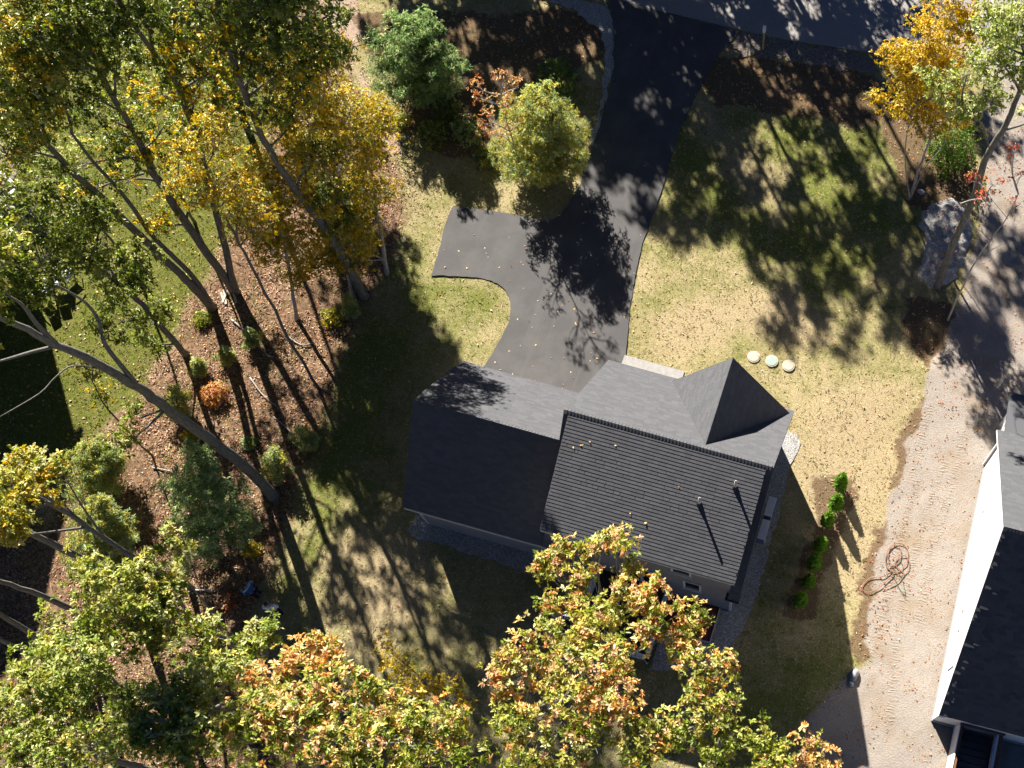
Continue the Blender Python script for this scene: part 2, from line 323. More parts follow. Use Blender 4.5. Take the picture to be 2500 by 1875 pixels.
lit = ramp(t, vs_.outputs[0], (0, (.12, .07, .04)), (.4, (.23, .14, .085)), (.75, (.32, .205, .13)), (1, (.40, .27, .18)))
lit = mix(t, mth(t, 'MULTIPLY', n4, .5), lit, (.13, .07, .04)); lit = mix(t, mth(t, 'MULTIPLY', ramp(t, n1, (.48, (0, 0, 0)), (.66, (1, 1, 1))), .65), lit, (.10, .062, .034)); lit = mix(t, mth(t, 'MULTIPLY', ramp(t, n2, (.53, (0, 0, 0)), (.68, (1, 1, 1))), .6), lit, (.17, .16, .045))
c = mix(t, edge(A.outputs[1]), c, lit)
c = mix(t, edge(Cz.outputs[0]), c, ramp(t, n3, (.3, (.32, .22, .16)), (.7, (.5, .38, .29))))
so = ramp(t, n3, (.25, (.075, .042, .025)), (.55, (.16, .10, .06)), (.8, (.28, .19, .12)))
c = mix(t, mth(t, 'MULTIPLY', edge(A.outputs[2], .8), .85), c, so)
sa = ramp(t, n3, (.2, (.25, .205, .165)), (.5, (.345, .30, .258)), (.8, (.42, .38, .34)))
wv = N(t, 'ShaderNodeTexWave'); wv.inputs['Scale'].default_value = 2.1; wv.inputs['Distortion'].default_value = 9.; wv.inputs['Detail'].default_value = 4; wv.bands_direction = 'Y'; t.links.new(v, wv.inputs['Vector'])
trk = mth(t, 'MULTIPLY', mth(t, 'MULTIPLY', Cz.outputs[1], ramp(t, n2, (.42, (0, 0, 0)), (.62, (1, 1, 1)))), wv.outputs['Fac'])
sa = mix(t, mth(t, 'MULTIPLY', mth(t, 'MULTIPLY', Cz.outputs[1], n1), .5), sa, (.27, .205, .145))
sa = mix(t, ramp(t, n1, (.5, (0, 0, 0)), (.72, (1, 1, 1))), sa, (.30, .235, .17))
sa = mix(t, mth(t, 'MULTIPLY', ramp(t, n2, (.55, (0, 0, 0)), (.75, (1, 1, 1))), .5), sa, (.27, .205, .145))
c = mix(t, edge(A.outputs[0], .7), c, sa)
t.links.new(c, p.inputs['Base Color']); p.inputs['Roughness'].default_value = .95; p.inputs['Specular IOR Level'].default_value = .1
bump(t, p, mth(t, 'ADD', mth(t, 'ADD', mth(t, 'MULTIPLY', n3, 1.), mth(t, 'MULTIPLY', n4, .5)), mth(t, 'MULTIPLY', trk, .75)), .8, .06)
ground = quadmesh('ground', V, q, m, None, {'zone_a': colA, 'zone_b': colB, 'zone_c': colC}); tag(ground, kind='structure')
for pl in ground.data.polygons[:0]: pass
ground.data.polygons.foreach_set('use_smooth', [True] * len(ground.data.polygons))

def sheet(name, pts, z0, th, m, world=False, jit=0):
    P2 = np.array(pts, float) if world else wpoly(pts)
    if jit:
        q = []
        for i in range(len(P2)):
            a, c = P2[i], P2[(i + 1) % len(P2)]; k = max(1, int(np.linalg.norm(c - a) / .22)); q += [a + (c - a) * j / k for j in range(k)]
        P2 = np.array(q); P2 = P2 + rng.normal(0, jit, P2.shape) + jit * 2 * np.stack([wobble(P2, 2.1, 3), wobble(P2, 2.3, 8)], 1)
    b = MB(); b.prism([tuple(x) for x in P2], 'z', z0 - th, z0)
    o = b.build(name, m); return tag(o, kind='structure')
def smoothline(pts, n=6):
    p = np.array(pts, float); out = []
    for i in range(len(p) - 1):
        a, b_, c_, d = p[max(i - 1, 0)], p[i], p[i + 1], p[min(i + 2, len(p) - 1)]
        for k in range(n):
            u = k / n; out.append(.5 * ((2 * b_) + (-a + c_) * u + (2 * a - 5 * b_ + 4 * c_ - d) * u * u + (-a + 3 * b_ - 3 * c_ + d) * u ** 3))
    out.append(p[-1]); return [tuple(x) for x in out]
left_edge = smoothline([(1316, -6), (1323, 47), (1329, 85), (1328, 122), (1322, 173), (1309, 225), (1297, 265), (1283, 312), (1268, 338), (1259, 371), (1253, 397), (1228, 442), (1198, 472), (1165, 478)])
pad_edge = [(1130, 466), (1080, 459), (1000, 448), (978, 446), (958, 497), (947, 545), (932, 596)]
low_edge = smoothline([(932, 596), (990, 597), (1045, 603), (1085, 620), (1102, 650), (1100, 690), (1085, 725), (1066, 760), (1040, 800)])
right_edge = smoothline([(1330, 830), (1351, 770), (1362, 660), (1383, 545), (1405, 480), (1433, 400), (1463, 300), (1500, 215), (1545, 130), (1573, 95), (1603, 70)])
DRIVE = left_edge + pad_edge + low_edge[1:] + [(1040, 870), (1330, 870)] + right_edge
sheet('driveway', DRIVE + [(1460, 34)], .03, .10, M['asphalt'], jit=.012)
road_low = [(900, -92), (1180, -28), (1316, -2), (1470, 34), (1603, 66), (1700, 86), (1895, 116), (2010, 128), (2300, 150)]
rl = wpoly(road_low); rd = rl[-1] - rl[0]; rn = np.array((-rd[1], rd[0])) / np.linalg.norm(rd)
rl = np.vstack([rl[0] - rd, rl, rl[-1] + rd]); sheet('road', np.vstack([rl, (rl + rn * 7.2)[::-1]]), .022, .10, M['road'], True)
sheet('gravel_shoulder', [(1308, 15), (1318, 10), (1326, 85), (1325, 125), (1318, 175), (1300, 240), (1285, 300), (1272, 320), (1282, 270), (1300, 210), (1308, 160), (1305, 100), (1296, 60), (1240, 20), (1150, -10), (1180, -20)], .012, .05, M['grey_gravel'], jit=.06)
sheet('gravel_shoulder', [(1575, 100), (1605, 70), (1700, 90), (1895, 122), (1890, 160), (1780, 145), (1680, 125), (1620, 120)], .010, .05, M['tan_gravel'], jit=.09)
sheet('gravel_strip', [(-6.75, .95), (-6.78, -.1), (-6.55, -.3), (-5.8, -.33), (-2, -.45), (0, -.55), (2.0, -.65), (2.0, .5), (-6.0, .5)], .012, .05, M['grey_gravel'], True, .045)
sheet('gravel_strip', [(5.5, -3.2), (7.9, -2.6), (8.6, -1.3), (9.1, -.2), (9.2, 1.5), (9.17, 3.4), (9.1, 7.6), (9.2, 9.0), (8.9, 9.5), (8.4, 9.5), (8.2, 8.8), (8.2, .35), (5.5, .35)], .016, .05, M['grey_gravel'], True, .045)
sheet('front_walk', [(-.1, 8.7), (-.1, 11.05), (2.9, 11.05), (2.9, 8.7)], .035, .1, M['concrete'], True)

# ================================================================== SHINGLES
def tab_mesh(wd, exp=.145, hi=.011):
    b = MB(); e = exp * 1.06
    b.add([(0, 0, hi), (wd, 0, hi), (wd, e, .004), (0, e, .004), (0, 0, 0), (wd, 0, 0), (wd, e, 0), (0, e, 0)], [(0, 1, 2, 3), (0, 4, 5, 1), (1, 5, 6, 2), (3, 7, 4, 0)])
    return b
def tabs_on(poly3, exp=.145, tw=.31, seed=0):
    """tabs of a roof plane: poly3 in 3D, first edge = eave; gives list of (origin3, width) plus axes"""
    p = np.asarray(poly3, float); r = random.Random(seed); O = p[0]; u = nrmz(p[1] - p[0]); nn = nrmz(np.cross(p[1] - p[0], p[2] - p[0]))
    s = np.cross(nn, u)
    if s[2] < 0: s = -s; nn = -nn
    if np.cross(u, s)[2] < 0: O = p[1]; u = -u
    nn = np.cross(u, s)
    uv = np.stack([(p - O) @ u, (p - O) @ s], 1); out = []
    k = 0
    while k * exp < uv[:, 1].max() - .02:
        sm = k * exp + exp * .5; xs = []
        for i in range(len(uv)):
            a, b = uv[i], uv[(i + 1) % len(uv)]
            if (a[1] > sm) != (b[1] > sm): xs.append(a[0] + (b[0] - a[0]) * (sm - a[1]) / (b[1] - a[1]))
        if len(xs) >= 2:
            lo, hi = min(xs), max(xs); x = lo - r.random() * tw
            while x < hi:
                w_ = tw * r.uniform(.7, 1.3); a, b = max(x, lo), min(x + w_ - .004, hi)
                if b - a > .04: out.append((O + u * a + s * (k * exp), b - a, k))
                x += w_
        k += 1
    return out, u, s, nn
TABM = {}
def tab_shared(wd, hi):
    w0 = round(wd / .03) * .03; key = (w0, hi)
    if key not in TABM:
        b = tab_mesh(w0, hi=hi); me = bpy.data.meshes.new('shingle'); me.from_pydata(np.vstack(b.v).tolist(), [], b.f); me.materials.append(M['shingle']); TABM[key] = me
    return TABM[key]
def shingle_house(root, planes, single, limit=300, his=None):
    b = MB(); cnt = 0
    for n, poly in enumerate(planes):
        tabs, u, s, nn = tabs_on(poly, seed=n + 5)
        R = np.stack([u, s, nn], 1); hi_0 = his[n] if his else .011
        for i, (o, wd, k) in enumerate(tabs):
            hi_ = random.choice(hi_0) if isinstance(hi_0, tuple) else hi_0
            o = o + nn * (.004 + .0015 * random.random())
            if n == single[0] and cnt < limit and single[1](o):
                ob = bpy.data.objects.new('shingle', tab_shared(wd, hi_)); COL.objects.link(ob); ob.parent = root
                mt = Matrix([[*R[0], 0], [*R[1], 0], [*R[2], 0], [0, 0, 0, 1]]); mt.translation = Vector(o - OFF[root.name]); ob.matrix_local = mt; cnt += 1
            else:
                tb = tab_mesh(wd, hi=hi_); b.add(np.vstack(tb.v) @ R.T + o, tb.f)
    so = b.build('shingle_field', M['shingle'], root); so['kind'] = 'stuff'

def siding_wall(b, p0, p1, z0, ztop, out, exp=.12):
    """lapped boards on a rectangular wall from p0 to p1 (xy)"""
    p0, p1, out = np.array(p0, float), np.array(p1, float), np.array(out, float); z = z0
    while z < ztop - .01:
        e = min(exp, ztop - z)
        a, c = p0 + out * .022, p1 + out * .022; a2, c2 = p0 + out * .006, p1 + out * .006
        b.add([(*a, z), (*c, z), (*c2, z + e), (*a2, z + e), (*p0, z), (*p1, z)], [(0, 1, 2, 3), (0, 4, 5, 1)]); z += exp
def window(root, x0, x1, z0, z1, y, sill=True):
    f = MB(); w_ = .09
    f.box(x0, x1, y - .05, y, z1 - w_, z1); f.box(x0, x1, y - .05, y, z0, z0 + w_); f.box(x0, x0 + w_, y - .05, y, z0 + w_, z1 - w_); f.box(x1 - w_, x1, y - .05, y, z0 + w_, z1 - w_)
    wf = f.build('window', M['cream_trim'], root)
    MB().box(x0 + w_, x1 - w_, y - .02, y - .008, z0 + w_, z1 - w_).build('pane', M['glass'], wf)
    if sill: MB().box(x0 - .04, x1 + .04, y - .10, y - .052, z0 - .03, z0 + .03).build('sill', M['cream_trim'], wf)
    return wf

# ================================================================== HOUSE
H = thing('house', (4.3, 4.5, 0), 'taupe cape house with charcoal shingle roof and attached garage at the driveway end', 'house')
L, HE, HR, W = 8.62, 3.24, 7.53, 9.1; PT = (HR - HE) / (W / 2)
dx0, dx1, DZ = .21, 8.36, 5.58; gx0, gx1, GB, GF, GE, GR = -6.33, .33, .12, 7.33, 2.88, 6.23; GM = (GB + GF) / 2
cc, chz, cfy, cby, chw = 5.76, 7.28, 8.80, 4.80, 2.70
# walls
MB().prism([(.33, 0), (8.77, 0), (8.77, 3.25), (4.55, 7.25), (.33, 3.25)], 'x', .38, 8.24).build('wall', M['taupe_siding'], H)
MB().prism([(.334, 3.0), (.334, 5.34), (4.5, 7.15), (4.5, 3.0)], 'x', .45, 8.14).build('wall', M['taupe_siding'], H)
MB().prism([(.42, .0), (7.03, 0), (7.03, 2.8), (GM, 5.95), (.42, 2.8)], 'x', -6.03, .37).build('wall', M['taupe_siding'], H)
MB().prism([(cc - 2.4, 3.0), (cc + 2.4, 3.0), (cc + 2.4, 3.6), (cc, 6.95), (cc - 2.4, 3.6)], 'y', 7.0, 8.72).build('wall', M['taupe_siding'], H)
b = MB(); siding_wall(b, (.45, .334), (8.14, .334), .35, 5.3, (0, -1)); siding_wall(b, (-5.95, .42), (.4, .42), .25, 2.75, (0, -1)); tag(b.build('siding', M['taupe_siding'], H), kind='stuff')
MB().box(.36, 8.26, .31, 8.79, -.3, .32).build('foundation', M['concrete'], H); MB().box(-6.05, .34, .40, 7.05, -.3, .22).build('foundation', M['concrete'], H)
for x, y, z1 in ((8.17, .28, 3.15), (.40, .28, 5.2), (8.17, 8.70, 3.1), (-6.06, .37, 2.72), (-6.06, 6.98, 2.72)):
    MB().box(x, x + .11, y, y + .11, .1, z1).build('corner_board', M['cream_trim'], H)
# roof planes (first two points = eave)
TH = .16
def wedge(poly, th=TH, name='roof', mm='shingle'): return MB().slab(poly, th).build(name, M[mm], H)
front = [(0, W, HE), (L, W, HE), (L, W / 2, HR), (0, W / 2, HR)]
rightstrip = [(dx1 - .22, 0, HE), (L, 0, HE), (L, W / 2 - .002, HR), (dx1 - .22, W / 2 - .002, HR)]
leftstrip = [(0, 0, HE), (dx0 + .24, 0, HE), (dx0 + .24, W / 2 - .002, HR), (0, W / 2 - .002, HR)]
dormer = [(dx0, .1, DZ), (dx1, .1, DZ), (dx1, W / 2 - .05, HR - .03), (dx0, W / 2 - .05, HR - .03)]
gfront = [(gx0, GF, GE), (gx1 + .1, GF, GE), (gx1 + .1, GM, GR), (gx0, GM, GR)]
gback = [(gx0, GB, GE), (gx1 + .1, GB, GE), (gx1 + .1, GM, GR), (gx0, GM, GR)]
zf = HE + (W - cfy) * PT
cright = [(cc + chw, cfy + .05, zf - .05), (cc, cfy + .05, chz), (cc, cby, chz)]
cleft = [(cc - chw, cfy + .05, zf - .05), (cc, cfy + .05, chz), (cc, cby, chz)]
for pl in (front, rightstrip, leftstrip, dormer, gfront, gback): wedge(pl)
for sx in (1, -1):
    cg = MB()
    a, b_, c_ = np.array((cc + sx * chw, cfy, zf)), np.array((cc, cfy, chz)), np.array((cc, cby, chz))
    cg.add([a, b_, c_, a - (0, 0, .16), b_ - (0, 0, .16)], [(0, 1, 2), (0, 3, 4, 1)])
    cg.build('gable_roof', M['shingle'], H)
for sx in (1, -1):
    rk = MB()
    a, b_ = np.array((cc + sx * chw, cfy + .03, zf - .02)), np.array((cc, cfy + .03, chz - .02)); rk.add([a, b_, b_ - (0, 0, .2), a - (0, 0, .2)], [(0, 1, 2, 3)])
    rk.build('rake_trim', M['dark_trim'], H)
tri_r = [(cc + .001, cfy, chz), (cc + .001, cby, chz), (cc + chw, cfy, zf)]
# tabs for triangles: give the plane a level "eave" edge by building from a parallelogram cut
def tri_plane(sx):
    a = np.array((cc + sx * chw, cfy, zf)); b_ = np.array((cc, cfy, chz)); c_ = np.array((cc, cby, chz))
    e = a + np.array((0, -.02, 0)); return [a, e, c_, b_]
b = MB()
# eave returns, fascia, ridge caps
MB().box(8.02, L + .01, -.02, .30, HE - .34, HE - .17).build('eave_return', M['dark_trim'], H)
MB().box(0.02, L - .02, W - .02, W + .02, HE - .17, HE - .03).build('fascia', M['white_paint'], H)
MB().box(dx0 + .02, dx1 - .02, .06, .098, DZ - .2, DZ - .05).build('fascia', M['cream_trim'], H)
MB().box(gx0 + .02, gx1, GB - .03, GB + .01, GE - .2, GE - .05).build('fascia', M['cream_trim'], H)
MB().box(gx0 + .02, gx1 - 1., GF - .01, GF + .03, GE - .2, GE - .05).build('fascia', M['cream_trim'], H)
def ridge_caps(root, p0, p1, slope_w, drop):
    p0, p1 = np.array(p0, float), np.array(p1, float); d = p1 - p0; n = int(np.linalg.norm(d) / .14); b = MB()
    u = nrmz(d); s = nrmz(np.cross(u, (0, 0, 1.)))
    for i in range(n):
        a = p0 + u * i * .14; c_ = a + u * .15; h0, h1 = .045, .022
        v = []
        for q, hh in ((a, h1), (c_, h0)):
            v += [q + s * slope_w + (0, 0, hh - drop), q + (0, 0, hh + .01), q - s * slope_w + (0, 0, hh - drop)]
        b.add(v, [(0, 1, 4, 3), (1, 2, 5, 4), (3, 4, 5)])
    tag(b.build('ridge_cap', M['shingle'], root), kind='stuff')
ridge_caps(H, (0, W / 2, HR + .01), (L, W / 2, HR + .01), .13, .085)
ridge_caps(H, (gx0, GM, GR + .01), (gx1, GM, GR + .01), .13, .115)
shingle_house(H, [front, rightstrip, leftstrip, dormer, gfront, gback, tri_plane(1), tri_plane(-1)], (3, lambda o: o[1] > 1.9), his=(.008, .005, .005, .02, .008, .005, .005, .008))
# windows, doors at the back
window(H, 6.10, 6.90, 2.02, 3.12, .312); window(H, 5.60, 6.48, 4.02, 5.02, .312); window(H, 1.3, 2.1, 4.02, 5.02, .312); window(H, 3.0, 3.9, 4.02, 5.02, .312)
d = MB().box(3.35, 5.05, .26, .312, 2.95, 3.05).box(3.35, 5.05, .26, .312, 1.0, 1.08).box(3.35, 3.45, .26, .312, 1.08, 2.95).box(4.95, 5.05, .26, .312, 1.08, 2.95).box(4.14, 4.26, .255, .312, 1.08, 2.95).build('sliding_door', M['white_paint'], H)
for a, c_ in ((3.45, 4.14), (4.26, 4.95)): MB().box(a, c_, .285, .30, 1.08, 2.95).build('pane', M['glass'], d)
MB().box(-5.2, -2.8, 7.03, 7.06, .1, 2.3).build('garage_door', M['white_paint'], H)
# ---- plumbing vents on the roof
for (x, y), lab in (((6.177, 2.555), 'pale vent pipe standing lower on the rear roof slope, left of its twin'), ((7.376, 3.48), 'pale vent pipe standing higher on the rear roof slope near the right rake')):
    z = DZ + (y - .1) * (HR - .03 - DZ) / (W / 2 - .15)
    vp = thing('vent_pipe', (x, y, z), lab, 'pipe', 'plumbing vents on the roofs')
    b = MB(); a = np.arange(17) * 2 * np.pi / 16
    b.cyl((x, y), .055, z - .05, z + .72, 14); b.build('pipe', M['pvc'], vp, True)
    MB().cyl((x, y), .042, z + .721, z + .724, 14).build('opening', M['rubber'], vp)
    MB().tube([(x, y, z - .03), (x, y, z + .10), (x, y, z + .2)], [.13, .10, .065], 14).build('boot', M['rubber'], vp)
# ---- heat pumps
for (y0, y1), lab in (((4.80, 5.70), 'grey heat pump unit on the gravel strip, nearer the front of the house'), ((3.66, 4.56), 'grey heat pump unit on the gravel strip, nearer the rear corner')):
    hp = thing('heat_pump', (8.72, (y0 + y1) / 2, 0), lab, 'heat pump', 'heat pumps beside the gable wall')
    MB().box(8.55, 8.88, y0, y1, .32, 1.02).build('casing', M['metal_grey'], hp)
    b = MB().box(8.53, 8.90, y0 - .02, y1 + .02, 1.02, 1.05)
    for i in range(8): b.box(8.55 + i * .043, 8.565 + i * .043, y0, y1, 1.05, 1.058)
    b.build('top_panel', M['metal_grey'], hp)
    b = MB()
    for i in range(9): b.box(8.56 + i * .035, 8.575 + i * .035, y0 - .03, y0 - .002, .36, .98)
    tag(b.build('coil_fins', M['metal_dark'], hp), kind='stuff')
    MB().tube([(8.882, (y0 + y1) / 2, .68), (8.91, (y0 + y1) / 2, .68)], .28, 20).build('fan_guard', M['metal_dark'], hp)
    for yy in (y0 + .15, y1 - .19): MB().box(8.56, 8.87, yy, yy + .04, 0, .32).build('foot', M['metal_dark'], hp)
# ---- deck
DK = thing('deck', (3.8, -1.4, 0), 'raised brown deck with white railing behind the house under the orange oak', 'deck')
b = 0
yy = -3.02
while yy < .2:
    MB().box(2.24, 5.44, yy, yy + .135, .955, .99).build('board', M['deck_brown'], DK); yy += .145
MB().box(2.26, 5.42, -3.0, .2, .72, .95).build('frame', M['deck_brown'], DK)
for x in (2.3, 3.85, 5.36):
    for y in (-2.98, -1.4): MB().box(x - .05, x + .05, y - .05, y + .05, 0, .72).build('support_post', M['raw_wood'], DK)
def railing(root, p0, p1, z0, z1, h=.95, mm='white_paint', post=True):
    p0, p1 = np.array(p0, float), np.array(p1, float); d = p1 - p0; Ln = np.linalg.norm(d); u = d / Ln; b = MB(); s = np.array([-u[1], u[0]])
    def bar(o0, o1, wd, ht):
        v = [(*(q[:2] + s * k), q[2] + zz) for q in (o0, o1) for zz in (-ht, ht) for k in (-wd, wd)]
        b.add(v, [(0, 2, 3, 1), (4, 5, 7, 6), (0, 1, 5, 4), (2, 6, 7, 3), (0, 4, 6, 2), (1, 3, 7, 5)])
    A0, A1 = np.array((*p0, z0)), np.array((*p1, z1))
    bar(A0 + (0, 0, h), A1 + (0, 0, h), .07, .025); bar(A0 + (0, 0, h - .08), A1 + (0, 0, h - .08), .03, .03); bar(A0 + (0, 0, .12), A1 + (0, 0, .12), .03, .03)
    r = b.build('railing', M[mm], root)
    n = max(2, int(Ln / .14))
    for i in range(1, n):
        q = p0 + d * i / n; zz = z0 + (z1 - z0) * i / n; MB().box(q[0] - .02, q[0] + .02, q[1] - .02, q[1] + .02, zz + .1, zz + h - .09).build('baluster', M[mm], r)
    if post:
        for q, zz in ((p0, z0), (p1, z1)): MB().box(q[0] - .055, q[0] + .055, q[1] - .055, q[1] + .055, zz, zz + h + .1).build('post', M[mm], r)
railing(DK, (2.24, .15), (2.24, -2.14), .99, .99); railing(DK, (2.24, -3.06), (5.46, -3.06), .99, .99); railing(DK, (5.46, -3.06), (5.46, .15), .99, .99)
for i in range(5): MB().box(2.2 - .28 * (i + 1), 2.22 - .28 * i, -3.02, -2.2, .80 - .19 * i, .84 - .19 * i).build('stair_tread', M['deck_brown'], DK)
railing(DK, (2.14, -2.17), (.85, -2.17), .9, .05); railing(DK, (2.14, -3.06), (.85, -3.06), .9, .05)
PL = thing('red_platform', (6.9, -.5, 0), 'low dark red boarded platform at the rear wall, right of the deck', 'platform')
x = 5.62
while x < 7.6: MB().box(x, x + .135, -1.3, .26, .12, .16).build('board', M['deck_red'], PL); x += .145
MB().box(5.6, 7.74, -1.33, .27, .0, .115).build('frame', M['deck_red'], PL); MB().box(7.75, 7.80, -1.34, .27, .02, .17).build('edge_board', M['raw_wood'], PL); MB().box(5.6, 7.80, -1.40, -1.345, .02, .17).build('edge_board', M['raw_wood'], PL)

# ================================================================== NEIGHBOUR HOUSE (right)
nO = at(2275, 1759); nphi = .02; nu = np.array((math.cos(nphi), math.sin(nphi), 0)); nv = np.array((-math.sin(nphi), math.cos(nphi), 0))
NH = thing('neighbouring_house', (nO[0] + 6, nO[1] + 6.3, 0), 'white sided house with dark shingle roof at the right edge beside the sandy lot', 'house')
NRm = np.stack([nu, nv, np.array((0, 0, 1.))], 1)
def NB(u, v, z): return nO * (1, 1, 0) + nu * u + nv * v + np.array((0, 0, z))
class NMB(MB):
    def build(s, *a, **k):
        s.v = [x @ NRm.T + nO * (1, 1, 0) for x in s.v]; return MB.build(s, *a, **k)
ND, NE, NRZ, NL = 6.28, 3.45, 8.7, 14.
NMB().prism([(0, 0), (2 * ND, 0), (2 * ND, NE), (ND, NRZ - .15), (0, NE)], 'x', 0, NL).build('wall', M['white_siding'], NH)
b = NMB()
b.box(-.025, .0, 0.0, .12, 0, NE - .1).build('corner_board', M['white_paint'], NH); NMB().box(-.025, 0, 2 * ND - .12, 2 * ND, 0, NE - .1).build('corner_board', M['white_paint'], NH)
NMB().box(-.04, NL, -.04, 2 * ND + .04, -.3, .22).build('foundation', M['concrete'], NH)
b = NMB(); z = .3
while z < NRZ - .5:
    inset = 0 if z < NE else (z - NE) / (NRZ - NE) * ND + .1
    b.add([(-.02, inset + .13, z), (-.02, 2 * ND - inset - .13, z), (-.004, 2 * ND - inset - .13, z + .15), (-.004, inset + .13, z + .15), (0, inset + .13, z), (0, 2 * ND - inset - .13, z)], [(0, 1, 2, 3), (0, 4, 5, 1)]); z += .15
tag(b.build('siding', M['white_siding'], NH), kind='stuff')
nback = [NB(-.3, -.3, NE - .23), NB(NL + .3, -.3, NE - .23), NB(NL + .3, ND, NRZ), NB(-.3, ND, NRZ)]
nfront = [NB(-.3, 2 * ND + .3, NE - .23), NB(NL + .3, 2 * ND + .3, NE - .23), NB(NL + .3, ND, NRZ), NB(-.3, ND, NRZ)]
for pl in (nback, nfront): MB().slab(pl, .18).build('roof', M['shingle'], NH)
for s0, s1 in ((-.32, ND), (2 * ND + .32, ND)):
    b = NMB(); zz = NE - .25
    b.add([(-.315, s0, zz - .2), (-.315, s1, NRZ - .22), (-.315, s1, NRZ - .03), (-.315, s0, zz)], [(0, 1, 2, 3)]).add([(-.315, s0, zz - .2), (-.315, s1, NRZ - .22), (-.02, s1, NRZ - .22), (-.02, s0, zz - .2)], [(0, 1, 2, 3)]); b.build('rake_trim', M['white_paint'], NH)
ridge_caps(NH, NB(-.3, ND, NRZ + .01), NB(NL, ND, NRZ + .01), .13, .1)
shingle_house(NH, [nback, nfront], (0, lambda o: True), his=((.006, .006, .006, .026), .008))
# porch roof and wall continuing in front
NMB().box(.35, NL, 2 * ND, 2 * ND + 2.3, 0, 2.5).build('wall', M['white_siding'], NH)
MB().slab([NB(.05, 2 * ND + 2.7, 2.45), NB(NL, 2 * ND + 2.7, 2.45), NB(NL, 2 * ND - .3, 3.4), NB(.05, 2 * ND - .3, 3.4)], .16).build('porch_roof', M['shingle'], NH)
NMB().box(-.12, -.03, 2 * ND - .16, 2 * ND - .06, .1, 3.2).build('downspout', M['white_paint'], NH)
NMB().box(-.06, -.022, 2.0, 2.9, 1.5, 2.6).build('window', M['white_paint'], NH)
for v0 in (3.6, 4.5, 9.2): NMB().box(-.05, -.022, v0, v0 + .12, 2.2, 2.32).build('wall_vent', M['metal_dark'], NH)
pv = NB(2.6, 2.15, 0)
vz = NE - .23 + (2.15 + .3) * (NRZ - NE + .23) / (ND + .3)
vp = thing('vent_pipe', (pv[0], pv[1], vz), 'white vent pipe on the dark roof of the white house at the right edge', 'pipe', 'plumbing vents on the roofs')
MB().cyl(pv, .06, vz - .1, vz + .55, 14).build('pipe', M['white_paint'], vp, True); MB().cyl(pv, .043, vz + .551, vz + .554, 12).build('opening', M['rubber'], vp); MB().tube([(pv[0], pv[1], vz - .05), (pv[0], pv[1], vz + .12)], [.13, .075], 12).build('boot', M['rubber'], vp)
# cellar stairs with timber sides
BK = thing('cellar_stairwell', NB(2, -1.5, 0), 'brown framed open stairwell against the rear wall of the white house', 'stairwell')
def nbx(x0, x1, y0, y1, z0, z1): return NMB().box(x0, x1, y0, y1, z0, z1)
nbx(1.05, 1.17, -2.6, -.02, 0, 1.25).build('side_wall', M['brown_wood'], BK); nbx(2.75, 2.9, -2.6, -.02, 0, 1.25).build('side_wall', M['brown_wood'], BK)
nbx(1.17, 2.75, -2.6, -2.5, 0, 1.0).build('end_wall', M['brown_wood'], BK); nbx(1.0, 2.95, -.10, -.02, 1.25, 1.4).build('header', M['brown_wood'], BK)
nbx(1.0, 1.04, -2.65, -.02, .02, 1.3).build('side_trim', M['white_paint'], BK)
for i in range(7): nbx(1.18, 2.62, -2.45 + .33 * i, -2.16 + .33 * i, .70 - .11 * i, .74 - .11 * i).build('tread', M['metal_dark'], BK)
nbx(2.64, 2.73, -2.49, -.1, .7, 1.27).build('handrail', M['metal_grey'], BK); nbx(1.18, 2.64, -2.495, -2.455, 1.0, 1.1).build('handrail', M['metal_grey'], BK)

# ================================================================== FAR LEFT HOUSE AND ITS DECK
fa, fb = np.array((-31.2, 10.47)), np.array((-28.9, 1.2)); fu = (fb - fa) / np.linalg.norm(fb - fa); fo = np.array((fu[1], -fu[0]))
FH = thing('tall_grey_house', (fa[0] - 4, fa[1] - 4, 0), 'tall grey house beyond the left edge whose shadow crosses the green lawn', 'house')
def FB(a, o): return fa + fu * a + fo * o
ln = float(np.linalg.norm(fb - fa)); s_ = 1 if fo[0] < 0 else -1
c4 = [FB(0, 0), FB(ln, 0), FB(ln, 8 * s_), FB(0, 8 * s_)]
MB().prism([tuple(x) for x in c4], 'z', -.1, 8.6).build('wall', M['grey_siding'], FH)
r0, r1 = FB(-.3, 4 * s_), FB(ln + .3, 4 * s_)
e = [FB(-.3, -.3 * s_), FB(ln + .3, -.3 * s_), FB(-.3, 8.3 * s_), FB(ln + .3, 8.3 * s_)]
MB().slab([(*e[0], 8.6), (*e[1], 8.6), (*r1, 11.0), (*r0, 11.0)], .2).build('roof', M['shingle'], FH); MB().slab([(*e[2], 8.6), (*e[3], 8.6), (*r1, 11.0), (*r0, 11.0)], .2).build('roof', M['shingle'], FH)
A_, B_ = np.array((-29.44, 9.98)), np.array((-30.14, 8.52)); pd = np.array((-.902, .432))
ld = B_ - A_; ld /= np.linalg.norm(ld)
FD = thing('far_deck', (-30.6, 9.6, 0), 'dark red deck corner with white railing at the left edge of the picture', 'deck')
A2 = A_ - ld * .2; C2 = A_ + ld * 3.2
MB().prism([tuple(A2), tuple(C2), tuple(C2 + pd * 3), tuple(A2 + pd * 3)], 'z', .55, .72).build('frame', M['white_paint'], FD)
for i in range(14): 
    o0 = A2 + pd * (.02 + i * .2); o1 = C2 + pd * (.02 + i * .2); MB().prism([tuple(o0), tuple(o1), tuple(o1 + pd * .185), tuple(o0 + pd * .185)], 'z', .722, .76).build('board', M['deck_red'], FD)
railing(FD, tuple(A2 + pd * .35), tuple(C2 + pd * .35), .76, .76); railing(FD, tuple(A2 + pd * .35), tuple(A2 + pd * 3), .76, .76)
